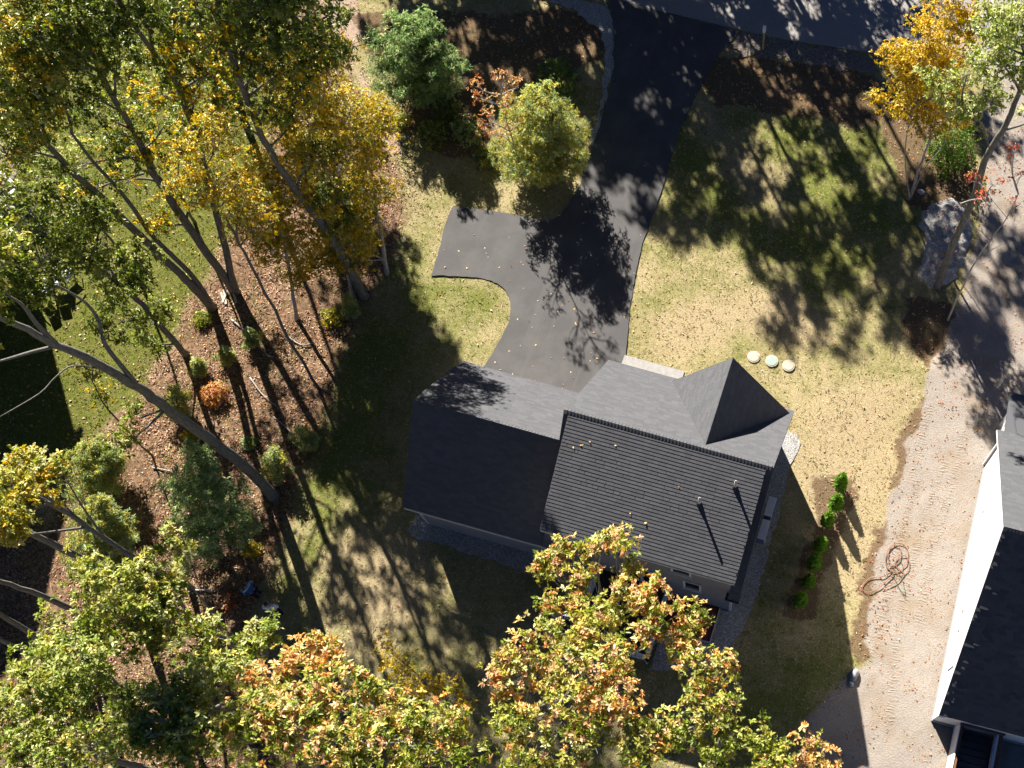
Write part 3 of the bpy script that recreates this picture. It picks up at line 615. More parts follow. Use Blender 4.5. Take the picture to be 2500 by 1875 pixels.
sheet('patio', [(-33.4, 14.2), (-31.6, 12.9), (-31.6, 11.0), (-33.4, 11.2)], .012, .05, M['tan_gravel'], True)

# ================================================================== TREES
PAL = dict(
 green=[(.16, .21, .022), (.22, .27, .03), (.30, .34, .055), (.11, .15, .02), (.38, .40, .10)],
 dgreen=[(.085, .12, .022), (.12, .16, .03), (.18, .22, .04), (.26, .28, .07)],
 ygreen=[(.36, .36, .06), (.44, .42, .085), (.27, .31, .05), (.54, .46, .12), (.48, .47, .2)],
 pale=[(.42, .45, .16), (.34, .39, .10), (.50, .50, .22), (.25, .32, .07)],
 gold=[(.66, .42, .02), (.58, .38, .02), (.72, .50, .05), (.48, .35, .025)],
 olive=[(.38, .30, .018), (.46, .33, .018), (.30, .28, .02), (.54, .37, .02)],
 orange=[(.70, .38, .12), (.74, .47, .2), (.62, .30, .09), (.72, .52, .2), (.70, .42, .24)],
 red=[(.60, .11, .05), (.66, .2, .08), (.5, .08, .05)],
 rust=[(.45, .16, .055), (.36, .12, .04), (.52, .23, .09)],
 pine=[(.16, .25, .09), (.21, .30, .115), (.11, .19, .075), (.27, .34, .135)],
 ypine=[(.37, .36, .09), (.45, .42, .10), (.28, .31, .09), (.52, .45, .12)],
 bpine=[(.36, .45, .21), (.42, .50, .24), (.27, .37, .17), (.48, .53, .24)],
 thuja=[(.10, .22, .02), (.14, .27, .03), (.19, .33, .04)],
 dead=[(.30, .2, .12)])
LEAFGAIN = 1.15
def tints(pals, wts, n, idx=None):
    c = np.zeros((n, 3)); k = rng.choice(len(pals), n, p=np.array(wts) / np.sum(wts)) if idx is None else idx
    for i, nm in enumerate(pals):
        s = k == i; pl = np.array(PAL[nm]); c[s] = pl[rng.integers(0, len(pl), s.sum())]
    return np.minimum(c * rng.uniform(.8, 1.28, (n, 1)) * LEAFGAIN, .85)
def leaves_from(ros, axis, cols, nleaf, L, Wd, spread=.5, jitter=.02):
    """rosettes -> kites"""
    n = len(ros); ax = np.repeat(nrmz(axis), nleaf, 0); c = np.repeat(ros, nleaf, 0) + rng.normal(0, jitter, (n * nleaf, 3))
    ref = rng.normal(size=(n * nleaf, 3)); tg = nrmz(ref - ax * np.sum(ref * ax, 1, keepdims=True))
    lift = rng.normal(.15, spread, (n * nleaf, 1)); d = nrmz(tg + ax * lift); nr = nrmz(ax - d * np.sum(ax * d, 1, keepdims=True) + rng.normal(0, .35, d.shape))
    L_ = L * rng.uniform(.6, 1.2, n * nleaf); v, f = kites(c, d, nr, L_, L_ * Wd * rng.uniform(.8, 1.2, n * nleaf))
    cl = np.repeat(cols, nleaf, 0) * rng.uniform(.82, 1.18, (n * nleaf, 1)); return v, f, np.repeat(cl, 4, 0)
def bend(p0, p1, n=5, sag=.12, up=0.):
    p0, p1 = np.array(p0, float), np.array(p1, float); tt = np.linspace(0, 1, n)[:, None]; Ln = np.linalg.norm(p1 - p0)
    off = rng.normal(0, sag * Ln * .4, 3); return p0 + (p1 - p0) * tt + off * np.sin(tt * np.pi) + np.array([0, 0, up * Ln]) * np.sin(tt * np.pi)
def smooth3(pts, n=4): return np.array(smoothline([tuple(x) for x in pts], n))
def broadleaf(name, label, trunk, r0, blobs, pals, group='broadleaf trees of the wood', cat='tree', dens=2.1, leafL=.165, leafW=.46, nleaf=8, bark='bark', r1=.06, clump=.62, extra=None, twigs=True, cluster_col=True, leafm='leaf', scat=False, lowh=1.3):
    """trunk: world polyline; blobs: (center xyz, rxy, rz, weights-for-pals or None)"""
    tr = smooth3(np.asarray(trunk, float), 4); base = tr[0].copy(); base[2] = 0
    root = thing(name, tuple(base), label, cat, group)
    rr = np.linspace(r0, r1, len(tr)); rr[0] *= 1.35; tr = tr.copy(); tr[0, 2] -= .15
    jit = rng.normal(0, .02, tr.shape); jit[0] = 0; b = MB(); b.tube(tr + jit, rr, 9)
    for e in extra or []: b.tube(smooth3(e[0], 4), np.linspace(e[1], e[2], (len(e[0]) - 1) * 4 + 1), 7)
    b.build('trunk', M[bark], root, True)
    br = MB(); R_, A_, Cc = [], [], []
    allp = np.vstack([tr] + [smooth3(e[0], 4) for e in (extra or [])])
    for (c, rx, rz, wt) in blobs:
        c = np.array(c, float)
        cand = allp[allp[:, 2] < c[2] - .1 * rx]
        if len(cand) == 0: cand = allp[:1]
        dd = np.linalg.norm(cand - (c - np.array((0, 0, rx * lowh))), axis=1); s0 = cand[np.argmin(dd)]
        alt = cand[(cand[:, 2] > c[2] * .45) & (cand[:, 2] < c[2] * .88)]
        if len(alt) and scat: s0 = alt[rng.integers(0, len(alt))]
        limb = bend(s0, c, 6, .12, .04); br.tube(limb, np.linspace(max(.03, min(.06, r1)), .015, 6), 6, False)
        nc = max(5, int(dens * 5.2 * rx * rx + 3))
        u = nrmz(rng.normal(size=(nc, 3))); u[:, 2] = np.where(u[:, 2] < -.35, -u[:, 2], u[:, 2]); rad = rng.uniform(.35, 1.0, nc)[:, None] ** .6
        cp = c + u * rad * np.array((rx, rx, rz))
        for i in range(nc):
            cs = clump * rng.uniform(.6, 1.2)
            if twigs: br.tube(bend(limb[rng.integers(2, 6)], cp[i] - (0, 0, .15 * cs), 4, .15, -.03), (.016, .013, .010, .006), 4, False)
            m_ = int(rng.integers(8, 15) * min(1.5, (cs / .62) ** 2) + 2)
            o = rng.normal(0, 1, (m_, 3)); o = nrmz(o) * rng.uniform(.2, 1, (m_, 1)) * cs * np.array((1, 1, .55)); o[:, 2] += .1
            rp = cp[i] + o; R_.append(rp); A_.append(nrmz(nrmz(o) * .6 + u[i] * .5 + np.array((0, 0, .75)) + rng.normal(0, .25, o.shape)))
            ws = np.array(wt if wt is not None else [1] * len(pals), float)
            if cluster_col: ws = rng.dirichlet(ws * 3 + .05)
            Cc.append(tints(pals, ws, m_))
    tag(br.build('branches', M[bark], root, True), kind='stuff')
    R_, A_, Cc = np.vstack(R_), np.vstack(A_), np.vstack(Cc)
    v, f, cl = leaves_from(R_, A_, Cc, nleaf, leafL, leafW)
    quadmesh('crown', v, f, M[leafm], root, {'tint': cl}); return root
BS = 1.22
def blob_px(base, lst, rz=.75):
    """(x,y,r[,weights]) in picture coordinates, at the height where the sight line passes nearest to the tree's axis"""
    out = []
    for q in lst:
        x, y, r = q[0], q[1], q[2] * BS; c = on_axis(x, y, base) if len(q) < 5 or q[4] is None else dp(x, y, q[4]); out.append((c, r, r * rz, q[3] if len(q) > 3 else None))
    return out
def trunk_px(pts):
    base = dp(*pts[0], 0.); out = [base]
    for x, y in pts[1:]: 
        q = on_axis(x, y, base); q[2] = max(q[2], out[-1][2] + .15); out.append(q)
    return np.array(out), base
def tree_px(name, label, pts, r0, bl, pals, ext=None, **k):
    tr, base = trunk_px(pts); ex = []
    for e in ext or []:
        pp = np.array([on_axis(x, y, base) for x, y in e[0]]); ex.append((pp, e[1], e[2]))
    return broadleaf(name, label, tr, r0, blob_px(base, bl), pals, extra=ex, **k)
def canopy_tree(name, label, bl, pals, lean=(0, 0), r0=.2, **k):
    """trees seen from above: blobs (x,y,r,weights,height) fix the crown, the trunk stands below its middle"""
    bs = [(dp(q[0], q[1], q[4]), q[2], q[2] * .7, q[3]) for q in bl]; c = np.mean([q[0] for q in bs], 0); hmin = min(q[0][2] for q in bs)
    base = np.array((c[0] + lean[0], c[1] + lean[1], 0)); tr = [base, base * .6 + c * .4 * np.array((1, 1, 0)) + np.array((.1, -.1, hmin * .4)), (c[0], c[1], hmin * .75), (c[0] + .1, c[1], c[2] - .8)]
    return broadleaf(name, label, tr, r0, bs, pals, scat=True, **k)

# ---- the wood on the left: trunks one can follow
tree_px('oak_tree', 'leaning grey oak with bare forked limbs, rooted at the lawn edge left of the garage', [(592, 1072), (520, 1000), (432, 934), (340, 868), (302, 838), (202, 780), (126, 747), (60, 715), (-60, 650), (-200, 560)], .25,
  [(-120, 600, 1.5, None), (-240, 520, 2.0, None), (-60, 520, 1.2, None), (-180, 690, 1.5, None), (300, 905, .35, None), (270, 960, .3, None)], ['green', 'ygreen'],
  ext=[([(302, 838), (262, 790), (225, 740), (212, 690), (180, 650), (120, 615)], .10, .03), ([(126, 747), (80, 700), (50, 660), (20, 640)], .09, .03), ([(126, 747), (70, 760), (0, 780), (-50, 790)], .07, .02), ([(240, 800), (160, 790), (120, 815), (85, 850), (0, 900)], .035, .012)], r1=.06)
tree_px('oak_tree', 'tall oak with pale trunk rising from the wood edge nearest the parking pad', [(787, 640), (760, 590), (705, 497), (650, 425), (610, 370), (570, 300), (532, 212), (505, 140), (470, 40)], .22,
  [(560, 60, 1.5, (3, 1, 0)), (620, 130, 1.2, (3, 1, 1)), (500, 60, 1.3, (2, 1, 1)), (660, 40, 1.4, (3, 1, 0)), (600, 0, 1.5, (3, 1, 0)), (540, -70, 1.6, (3, 1, 0)), (640, -80, 1.6, (3, 1, 0)), (460, -50, 1.5, (3, 1, 0)), (700, 110, .9, (3, 1, 1)), (590, 210, .9, (3, 1, 1)), (690, 330, .8, (4, 1, 0)), (720, 420, .7, (4, 1, 0)), (650, 240, .6, (3, 1, 1)), (745, 480, .6, (3, 1, 0)), (540, 140, .8, (2, 1, 1))], ['dgreen', 'green', 'gold'], ext=[([(570, 300), (540, 280), (505, 272), (460, 268)], .05, .015)])
tree_px('oak_tree', 'double trunked oak in mid wood, its thicker stem leaning to the left edge', [(458, 664), (420, 620), (388, 592), (234, 442), (160, 375), (118, 330), (60, 255), (0, 170)], .22,
  [(60, 230, 1.2, (2, 1, 1)), (20, 150, 1.3, (2, 1, 1)), (110, 190, 1.0, (2, 2, 1)), (30, 320, .9, (2, 1, 1)), (90, 290, .8, (2, 1, 0)), (-40, 230, 1.5, (2, 1, 0))], ['green', 'ygreen', 'gold'],
  ext=[([(455, 655), (414, 594), (331, 511), (288, 450), (245, 396), (202, 350), (155, 288)], .13, .05)])
tree_px('oak_tree', 'tall dark trunked oak leaning left over the bright green lawn', [(506, 628), (425, 515), (342, 392), (310, 324), (280, 266), (223, 172), (190, 90), (160, 20)], .2,
  [(210, 60, 1.3, (3, 1, 0)), (140, 40, 1.3, (3, 2, 0)), (60, 60, 1.4, (2, 2, 1)), (260, 130, .9, (3, 1, 0)), (150, 130, 1.1, (3, 1, 0)), (290, 290, .7, (3, 1, 1)), (100, 110, 1.2, (2, 2, 1)), (330, 340, .6, (3, 1, 1)), (220, 250, .7, (3, 1, 0)), (360, 260, .7, (3, 1, 1)), (385, 350, .6, (2, 1, 2)), (250, 330, .6, (3, 1, 1)), (415, 430, .6, (1, 1, 3)), (180, 420, .5, (3, 1, 1)), (330, 480, .6, (2, 1, 2)), (265, 400, .6, (3, 1, 1)), (120, 380, .6, (3, 1, 0)), (170, 200, .9, (3, 1, 0))], ['dgreen', 'green', 'gold'])
tree_px('oak_tree', 'oak behind the dark trunked one, its upper stem crossing the green lawn at the top', [(510, 632), (500, 590), (472, 475), (434, 336), (388, 195), (331, 111), (273, 33), (250, -20)], .18,
  [(300, 20, 1.1, (2, 1, 0)), (380, 40, 1.0, (2, 1, 1)), (440, 95, .8, (0, 1, 4)), (350, 110, .6, (2, 1, 1)), (240, -30, 1.4, (3, 1, 0)), (420, 30, 1.1, (3, 1, 0)), (330, 200, .5, (1, 1, 2)), (470, 140, 1.0, (3, 1, 1)), (430, 205, .8, (2, 1, 2)), (490, 215, .8, (3, 1, 1)), (520, 110, 1.0, (3, 1, 0)), (395, 150, .7, (3, 1, 1)), (455, 270, .6, (1, 1, 2))], ['dgreen', 'green', 'gold'])
tree_px('maple_sapling', 'slender bare stemmed maple with thin yellow leaves in mid wood', [(690, 842), (612, 707), (540, 570), (504, 500), (468, 430), (440, 340), (430, 280)], .07,
  [(470, 380, .9, None), (520, 440, .9, None), (430, 330, .8, None), (540, 370, .8, None), (480, 300, .8, None), (560, 470, .7, None), (400, 400, .6, None)], ['olive', 'gold', 'ygreen'], leafL=.125, r1=.02, dens=2.2, bark='darkbark', group='understorey trees of the wood')
tree_px('oak_tree', 'medium green oak on the lawn edge beside the dark house shadow', [(402, 765), (355, 712), (310, 660), (255, 612), (205, 575), (150, 540)], .15,
  [(330, 690, .8, None), (270, 620, 1.0, None), (200, 540, 1.3, None), (130, 500, 1.3, None), (70, 560, 1.4, None), (30, 620, 1.2, None), (120, 600, .9, None), (250, 700, .8, None), (310, 750, .6, None), (40, 470, 1.2, None), (300, 560, .6, None), (220, 480, .7, None)], ['dgreen', 'green', 'green'], dens=2.0)
tree_px('maple_sapling', 'thin crooked sapling between the leaning oak and the young pines', [(330, 985), (298, 955), (234, 885), (200, 825), (180, 770)], .05, [(230, 850, .4, None), (200, 800, .4, None)], ['green', 'olive'], leafL=.13, r1=.015, dens=.6, bark='darkbark', group='understorey trees of the wood')
for lab, pts, bl in (('slim leaning birch stem crossing the green lawn, left of the double trunked oak', [(300, 600), (240, 520), (170, 430), (90, 330), (40, 260)], [(80, 330, .9, None), (130, 400, .8, None), (40, 270, .9, None), (170, 350, .7, None), (10, 400, .8, None)]), ('slim birch with yellow green leaves between the two oaks over the green lawn', [(420, 480), (380, 400), (330, 300), (290, 210), (270, 150)], [(290, 180, .8, None), (330, 240, .7, None), (260, 230, .7, None), (370, 200, .7, None), (310, 110, .8, None), (390, 290, .6, None)])):
    tree_px('birch_tree', lab, pts, .07, bl, ['ygreen', 'green', 'pale'], leafL=.14, r1=.02, bark='darkbark', group='understorey trees of the wood')
# golden beeches at the wood edge
tree_px('beech_tree', 'golden yellow beech filling the wood edge left of the tan path', [(762, 640), (745, 560), (722, 450), (700, 330), (690, 240)], .12,
  [(690, 190, 1.0, None), (640, 150, 1.0, None), (755, 245, 1.1, None), (790, 290, 1.0, None), (740, 340, 1.2, None), (690, 430, 1.1, None), (640, 330, .9, None), (780, 400, 1.0, None), (660, 250, 1.0, None), (730, 480, .9, None), (770, 520, .8, None), (700, 130, .8, None)], ['gold', 'olive', 'ygreen'], leafL=.125, dens=3.6, r1=.03, bark='birch', group='understorey trees of the wood', clump=.7)
tree_px('beech_tree', 'olive gold beech between the pale trunk and the thin sapling', [(640, 690), (630, 620), (612, 520), (590, 420)], .1,
  [(600, 470, .9, None), (560, 430, .8, None), (640, 520, .9, None), (590, 540, .8, None), (650, 590, .7, None), (540, 500, .7, None), (620, 400, .8, None), (700, 560, .8, None)], ['olive', 'gold', 'olive'], leafL=.125, dens=3.4, r1=.03, bark='birch', group='understorey trees of the wood', clump=.7)
tree_px('beech_tree', 'dense yellow beech with its foot at the shaded lawn above the garage', [(835, 590), (825, 520), (810, 430), (795, 350), (785, 290)], .11,
  [(800, 330, .9, None), (760, 300, .8, None), (790, 430, 1.0, None), (750, 480, .9, None), (810, 260, .7, None), (740, 400, .9, None), (770, 540, .8, None), (725, 560, .7, None)], ['olive', 'gold', 'dgreen'], leafL=.125, dens=3.2, r1=.03, bark='birch', group='understorey trees of the wood', clump=.7)
# trees at the left bottom: tall crowns
K_ = dict(nleaf=10, leafL=.172, leafW=.45)
canopy_tree('oak_tree', 'green oak whose crown lies above the two people, lower left', [(330, 1250, 1.0, (2, 2, 1), 12), (260, 1290, 1.1, (2, 2, 1), 12.5), (210, 1230, .7, (2, 2, 1), 12), (370, 1330, 1.1, (2, 2, 1), 12), (290, 1360, 1.2, (2, 2, 1), 12), (430, 1390, 1.0, (2, 2, 1), 11.5), (350, 1190, .5, (2, 2, 1), 12)], ['green', 'ygreen', 'pale'], lean=(1.2, -.6), **K_)
canopy_tree('oak_tree', 'green oak with dense crown in the bottom left corner, right of the stacked trunks', [(150, 1370, 1.0, (2, 2, 1), 12), (180, 1440, 1.3, (2, 2, 1), 12.5), (110, 1500, 1.1, (2, 2, 1), 12), (230, 1510, 1.2, (2, 2, 1), 12), (80, 1430, .8, (2, 2, 1), 12)], ['green', 'pale', 'ygreen'], lean=(1.2, -.4), **K_)
canopy_tree('oak_tree', 'green oak at the very bottom left corner of the picture', [(60, 1560, 1.2, (2, 2, 1), 12), (40, 1630, 1.2, (2, 2, 1), 12), (150, 1600, 1.1, (2, 2, 1), 12), (120, 1660, 1.3, (2, 2, 1), 12)], ['green', 'pale', 'ygreen'], lean=(1, 0), **K_)
canopy_tree('oak_tree', 'pale green oak between the bottom left corner and the orange oak', [(400, 1480, 1.1, (2, 2, 1), 13), (350, 1540, 1.2, (2, 2, 1), 13), (460, 1550, 1.2, (2, 2, 1), 13), (300, 1610, 1.2, (2, 2, 1), 13), (420, 1630, 1.3, (2, 2, 1), 13), (510, 1440, .6, (2, 2, 1), 12), (545, 1392, .35, (2, 2, 1), 11.5), (572, 1368, .16, (2, 2, 1), 11.5)], ['green', 'pale', 'ygreen'], lean=(1.2, -.2), **K_)
canopy_tree('oak_tree', 'orange and green oak at the bottom, left of the dark lawn strip', [(590, 1470, .9, (1, 1, 4), 13.5), (670, 1420, .7, (1, 1, 5), 13), (720, 1400, .45, (1, 1, 6), 13), (640, 1540, 1.2, (2, 2, 3), 14), (740, 1500, 1.0, (2, 2, 2), 13.5), (560, 1590, 1.2, (3, 2, 2), 14), (700, 1600, 1.3, (3, 2, 2), 14), (810, 1540, .9, (3, 2, 1), 13.5), (820, 1630, 1.2, (3, 2, 1), 14), (900, 1600, 1.0, (3, 2, 1), 13.5), (960, 1570, .6, (3, 2, 1), 13), (1000, 1640, .8, (3, 2, 1), 13)], ['green', 'ygreen', 'orange'], lean=(.8, -.4), dens=2.0, r0=.25, **K_)
canopy_tree('oak_tree', 'orange and yellow oak overhanging the deck and rear roof edge', [(1340, 1175, .55, (1, 3, 3), 13), (1290, 1195, .5, (1, 4, 2), 13), (1215, 1190, .5, (1, 3, 3), 13), (1250, 1240, .6, (1, 4, 2), 13), (1360, 1230, .4, (1, 4, 1), 12.5), (1185, 1225, .35, (1, 4, 1), 12.5), (1250, 1310, .55, (1, 4, 1), 13), (1180, 1310, .4, (1, 4, 1), 12.5), (1320, 1330, .45, (2, 4, 1), 13), (1420, 1300, .75, (1, 1, 5), 13.5), (1470, 1345, .6, (1, 2, 4), 13), (1410, 1370, .6, (1, 1, 5), 13.5), (1510, 1340, .35, (1, 4, 1), 13), (1130, 1410, .65, (1, 3, 3), 13.5), (1200, 1370, .5, (1, 4, 2), 13), (1100, 1470, .7, (1, 2, 4), 13.5), (1200, 1460, .7, (1, 3, 3), 13.5), (1300, 1450, .9, (1, 2, 4), 14), (1250, 1530, .9, (1, 4, 3), 14), (1340, 1520, .8, (1, 3, 3), 14), (1110, 1550, .7, (2, 4, 1), 13.5), (1150, 1620, .9, (2, 4, 1), 13.5), (1270, 1620, 1.0, (3, 4, 1), 13.5), (1390, 1600, .9, (3, 3, 2), 13.5), (1275, 1385, .5, (1, 4, 2), 13.5), (1290, 1330, .45, (1, 4, 1), 13.5), (1265, 1365, .5, (1, 4, 2), 13.8), (1350, 1290, .45, (1, 3, 2), 13.3), (1345, 1395, .35, (1, 4, 1), 13.3), (1240, 1420, .5, (1, 3, 3), 13.5)], ['green', 'ygreen', 'orange'], lean=(.3, -.6), dens=3.3, r0=.22, r1=.035, clump=.5, **K_)
canopy_tree('oak_tree', 'yellow green oak at the bottom, between the deck oak and the sandy lot', [(1500, 1450, .75, (1, 4, 2), 13), (1560, 1440, .5, (1, 3, 3), 13), (1520, 1530, .8, (2, 4, 1), 13.5), (1460, 1590, .7, (2, 4, 1), 13), (1580, 1540, .6, (3, 3, 0), 13), (1620, 1590, .6, (3, 3, 0), 13), (1560, 1620, .8, (3, 3, 0), 13), (1660, 1640, .6, (3, 2, 0), 13), (1480, 1400, .4, (1, 2, 4), 13), (1690, 1660, .5, (3, 3, 1), 13)], ['green', 'ygreen', 'orange'], lean=(-.1, -.5), dens=3.0, r0=.18, r1=.035, clump=.5, **K_)
canopy_tree('oak_tree', 'small orange topped oak at the bottom edge beside the sandy lot', [(1740, 1600, .45, (0, 1, 5), 12.5), (1780, 1640, .5, (0, 1, 5), 12.5), (1720, 1660, .5, (1, 2, 3), 12.5)], ['green', 'ygreen', 'orange'], lean=(-.1, -.3), dens=2.6, r0=.12, clump=.45, **K_)
canopy_tree('beech_tree', 'dark yellow beech low under the orange oak at the lawn edge', [(860, 1430, .7, None, 4), (900, 1490, .8, None, 4), (960, 1500, .7, None, 4), (1000, 1540, .6, None, 4), (830, 1400, .5, None, 4)], ['olive', 'gold'], leafL=.12, r0=.07, r1=.02, dens=2.2, group='understorey trees of the wood', bark='darkbark')
canopy_tree('oak_tree', 'yellow leaved oak at the left edge above the dark house shadow', [(60, 1000, .6, (3, 1), 10), (30, 1050, .9, (3, 1), 10), (100, 1060, .7, (3, 1), 10), (40, 1110, .8, (2, 1), 10), (130, 1010, .4, (3, 1), 10), (20, 1160, .6, (2, 1), 9.5)], ['ygreen', 'olive', ], lean=(1.5, -.5), r0=.13, **K_)
# bare leaning stems at the left edge (crowns above the bottom left corner)
for lab, pts, r in (('thick bare leaning trunk at the left edge, uppermost of the stacked trunks', [(290, 1290), (183, 1213), (95, 1165), (0, 1128), (-90, 1080)], .19), ('slim bare stem crossing in front of the yellow green pine', [(262, 1190), (200, 1140), (112, 1083), (60, 1050)], .07), ('bare leaning trunk at the left edge, second below the thickest', [(180, 1330), (87, 1285), (0, 1256), (-80, 1225)], .15), ('bare leaning trunk at the left edge, third below the thickest', [(170, 1440), (83, 1378), (0, 1325), (-70, 1270)], .15), ('bare leaning trunk at the left edge, lowest of the stack', [(200, 1470), (94, 1422), (0, 1382), (-60, 1350)], .12), ('bare trunk showing through the pale green crown in the bottom left', [(420, 1600), (317, 1544), (260, 1510), (188, 1472)], .11)):
    tr, base = trunk_px(pts); bl = [(tr[-1] + np.array((dx, dy, .5)), .8, .6, None) for dx, dy in ((0, 0), (-.9, .4))]
    broadleaf('oak_tree', lab, tr, r, bl, ['green', 'pale'], nleaf=7, dens=.8, group='leaning trunks at the left edge')
# ---- right hand trees
tree_px('birch_tree', 'golden birch with several thin pale stems beside the road, upper right', [(1965, 428), (1990, 350), (2012, 290), (2035, 200), (2050, 100)], .075,
  [(2050, 60, 1.1, (6, 1)), (2000, 110, 1.2, (6, 1)), (1960, 160, 1.0, (5, 2)), (2030, 170, 1.2, (5, 1)), (1980, 220, 1.0, (4, 2)), (1935, 130, .6, (4, 1)), (2010, 270, .8, (3, 2)), (2060, 230, .7, (3, 2)), (1950, 240, .5, (3, 1)), (2060, 0, .8, (4, 1)), (2090, 110, .5, (3, 2)), (1900, 215, .25, (3, 1))], ['gold', 'olive'], leafL=.14, r1=.02, bark='birch', dens=3.2, ext=[([(1965, 428), (1955, 340), (1965, 260), (1990, 180)], .04, .012), ([(1968, 425), (2000, 360), (2040, 310), (2060, 240)], .03, .01)], group='trees by the road')
tree_px('oak_tree', 'pale leaved oak with a long bare grey trunk leaning over the gravel heap', [(2026, 618), (2046, 560), (2099, 435), (2139, 324), (2175, 266), (2212, 172), (2245, 80), (2275, 0)], .2,
  [(2090, 160, .7, (4, 1)), (2050, 200, .5, (4, 1)), (2120, 210, .7, (4, 1)), (2080, 240, .5, (4, 1)), (2150, 130, .8, (4, 1)), (2190, 60, .9, (4, 1)), (2130, 60, .6, (4, 1)), (2200, 150, .7, (4, 1)), (2260, 40, 1.4, (4, 1)), (2270, -60, 1.6, (4, 1)), (2010, 180, .35, (3, 2)), (2230, 260, .6, (4, 1))], ['pale', 'green'], ext=[([(2139, 324), (2120, 270), (2100, 250), (2080, 230)], .035, .012)], group='trees by the road')
tree_px('red_maple_sapling', 'mostly bare maple sapling with a few red leaves at the right edge', [(2048, 690), (2070, 640), (2110, 560), (2140, 520), (2175, 470), (2200, 420)], .055,
  [(2150, 400, .35, None), (2190, 385, .4, None), (2120, 430, .25, None), (2205, 440, .35, None), (2190, 330, .3, None), (2100, 390, .2, None)], ['red', 'red', 'rust'], leafL=.12, dens=.9, r1=.015, clump=.3, nleaf=4, bark='birch', ext=[([(2140, 520), (2120, 500), (2090, 480), (2075, 440)], .02, .006), ([(2110, 560), (2160, 530), (2200, 520)], .018, .006), ([(2175, 470), (2150, 440), (2120, 400)], .015, .005)], group='trees by the road')
tree_px('maple_sapling', 'thin orange leaved sapling in front of the yellow green pine', [(1128, 388), (1115, 330), (1097, 270), (1085, 220), (1080, 165)], .04,
  [(1082, 180, .5, None), (1045, 215, .5, None), (1100, 225, .45, None), (1060, 265, .5, None), (1120, 190, .3, None), (1085, 295, .45, None), (1035, 190, .35, None), (1120, 270, .35, None)], ['orange', 'orange', 'rust'], leafL=.12, dens=2.6, r1=.012, clump=.38, nleaf=5, bark='birch', group='understorey trees of the wood')
# ---- trees across the road whose shadows fall on the drive and lawn
for tx, ty, h in ((1340, 70, 10), (1395, 180, 11), (1345, 300, 12), (1480, 110, 10), (1400, 350, 12), (1440, 250, 11), (1300, 130, 10), (1570, 270, 11), (1660, 190, 10), (1790, 280, 11), (1860, 400, 12), (1600, 400, 12), (900, 50, 10), (990, 60, 10), (1090, 40, 10), (1190, 90, 10), (1260, 190, 11), (1130, 110, 11), (1760, 480, 13), (1920, 540, 13), (1560, 30, 8), (1660, 50, 8), (1500, 340, 12), (1650, 490, 13), (1730, 560, 14), (1720, 40, 8), (1790, 60, 9), (1845, 105, 9), (2010, 110, 8), (1480, 0, 8), (2165, 620, 17), (2045, 520, 16), (2030, 590, 16)):
    g = dp(tx, ty); k = h / math.tan(SUN_EL); x, y = g[0] - k * math.sin(SUN_AZ), g[1] + k * math.cos(SUN_AZ); base = np.array((x, y, 0)); bl = []
    for i in range(8):
        a = rng.uniform(0, 6.28); r = rng.uniform(.3, 2.2); bl.append((np.array((x + r * math.cos(a), y + r * math.sin(a), h + rng.uniform(-3.2, 3.0))), rng.uniform(.8, 1.4), .9, None))
    broadleaf('oak_tree', 'tall oak across the road above the top edge, shading the drive and lawn', [base, base + (.1, 0, h * .3), base + (.2, .1, h * .7), base + (.1, .2, h * 1.1)], .2, bl, ['green', 'gold'], leafL=.27, nleaf=6, dens=.28 if tx > 2100 else 1.0 if tx > 2020 else .62 if ty > 230 and tx > 1440 else 1.3, clump=.62, leafm='thick_leaf', group='trees across the road')

for tx, ty, h in ((780, 560, 10), (840, 650, 11), (860, 750, 12), (810, 840, 12), (850, 920, 13), (770, 960, 13), (800, 720, 11), (890, 1000, 13)):
    g = dp(tx, ty); k = h / math.tan(SUN_EL); x, y = g[0] - k * math.sin(SUN_AZ), g[1] + k * math.cos(SUN_AZ); base = np.array((x, y, 0)); bl = []
    for i in range(8):
        a = rng.uniform(0, 6.28); r = rng.uniform(.3, 2.0); bl.append((np.array((x + r * math.cos(a), y + r * math.sin(a), h + rng.uniform(-2.0, 3.0))), rng.uniform(.8, 1.4), .9, None))
    broadleaf('oak_tree', 'tall oak of the wood beyond the top left edge, shading the lawn beside the garage', [base, base + (.1, 0, h * .3), base + (.2, .1, h * .7), base + (.1, .2, h * 1.1)], .2, bl, ['green', 'gold'], leafL=.27, nleaf=6, dens=1.1, clump=.62, leafm='thick_leaf', group='oaks of the wood beyond the top edge')

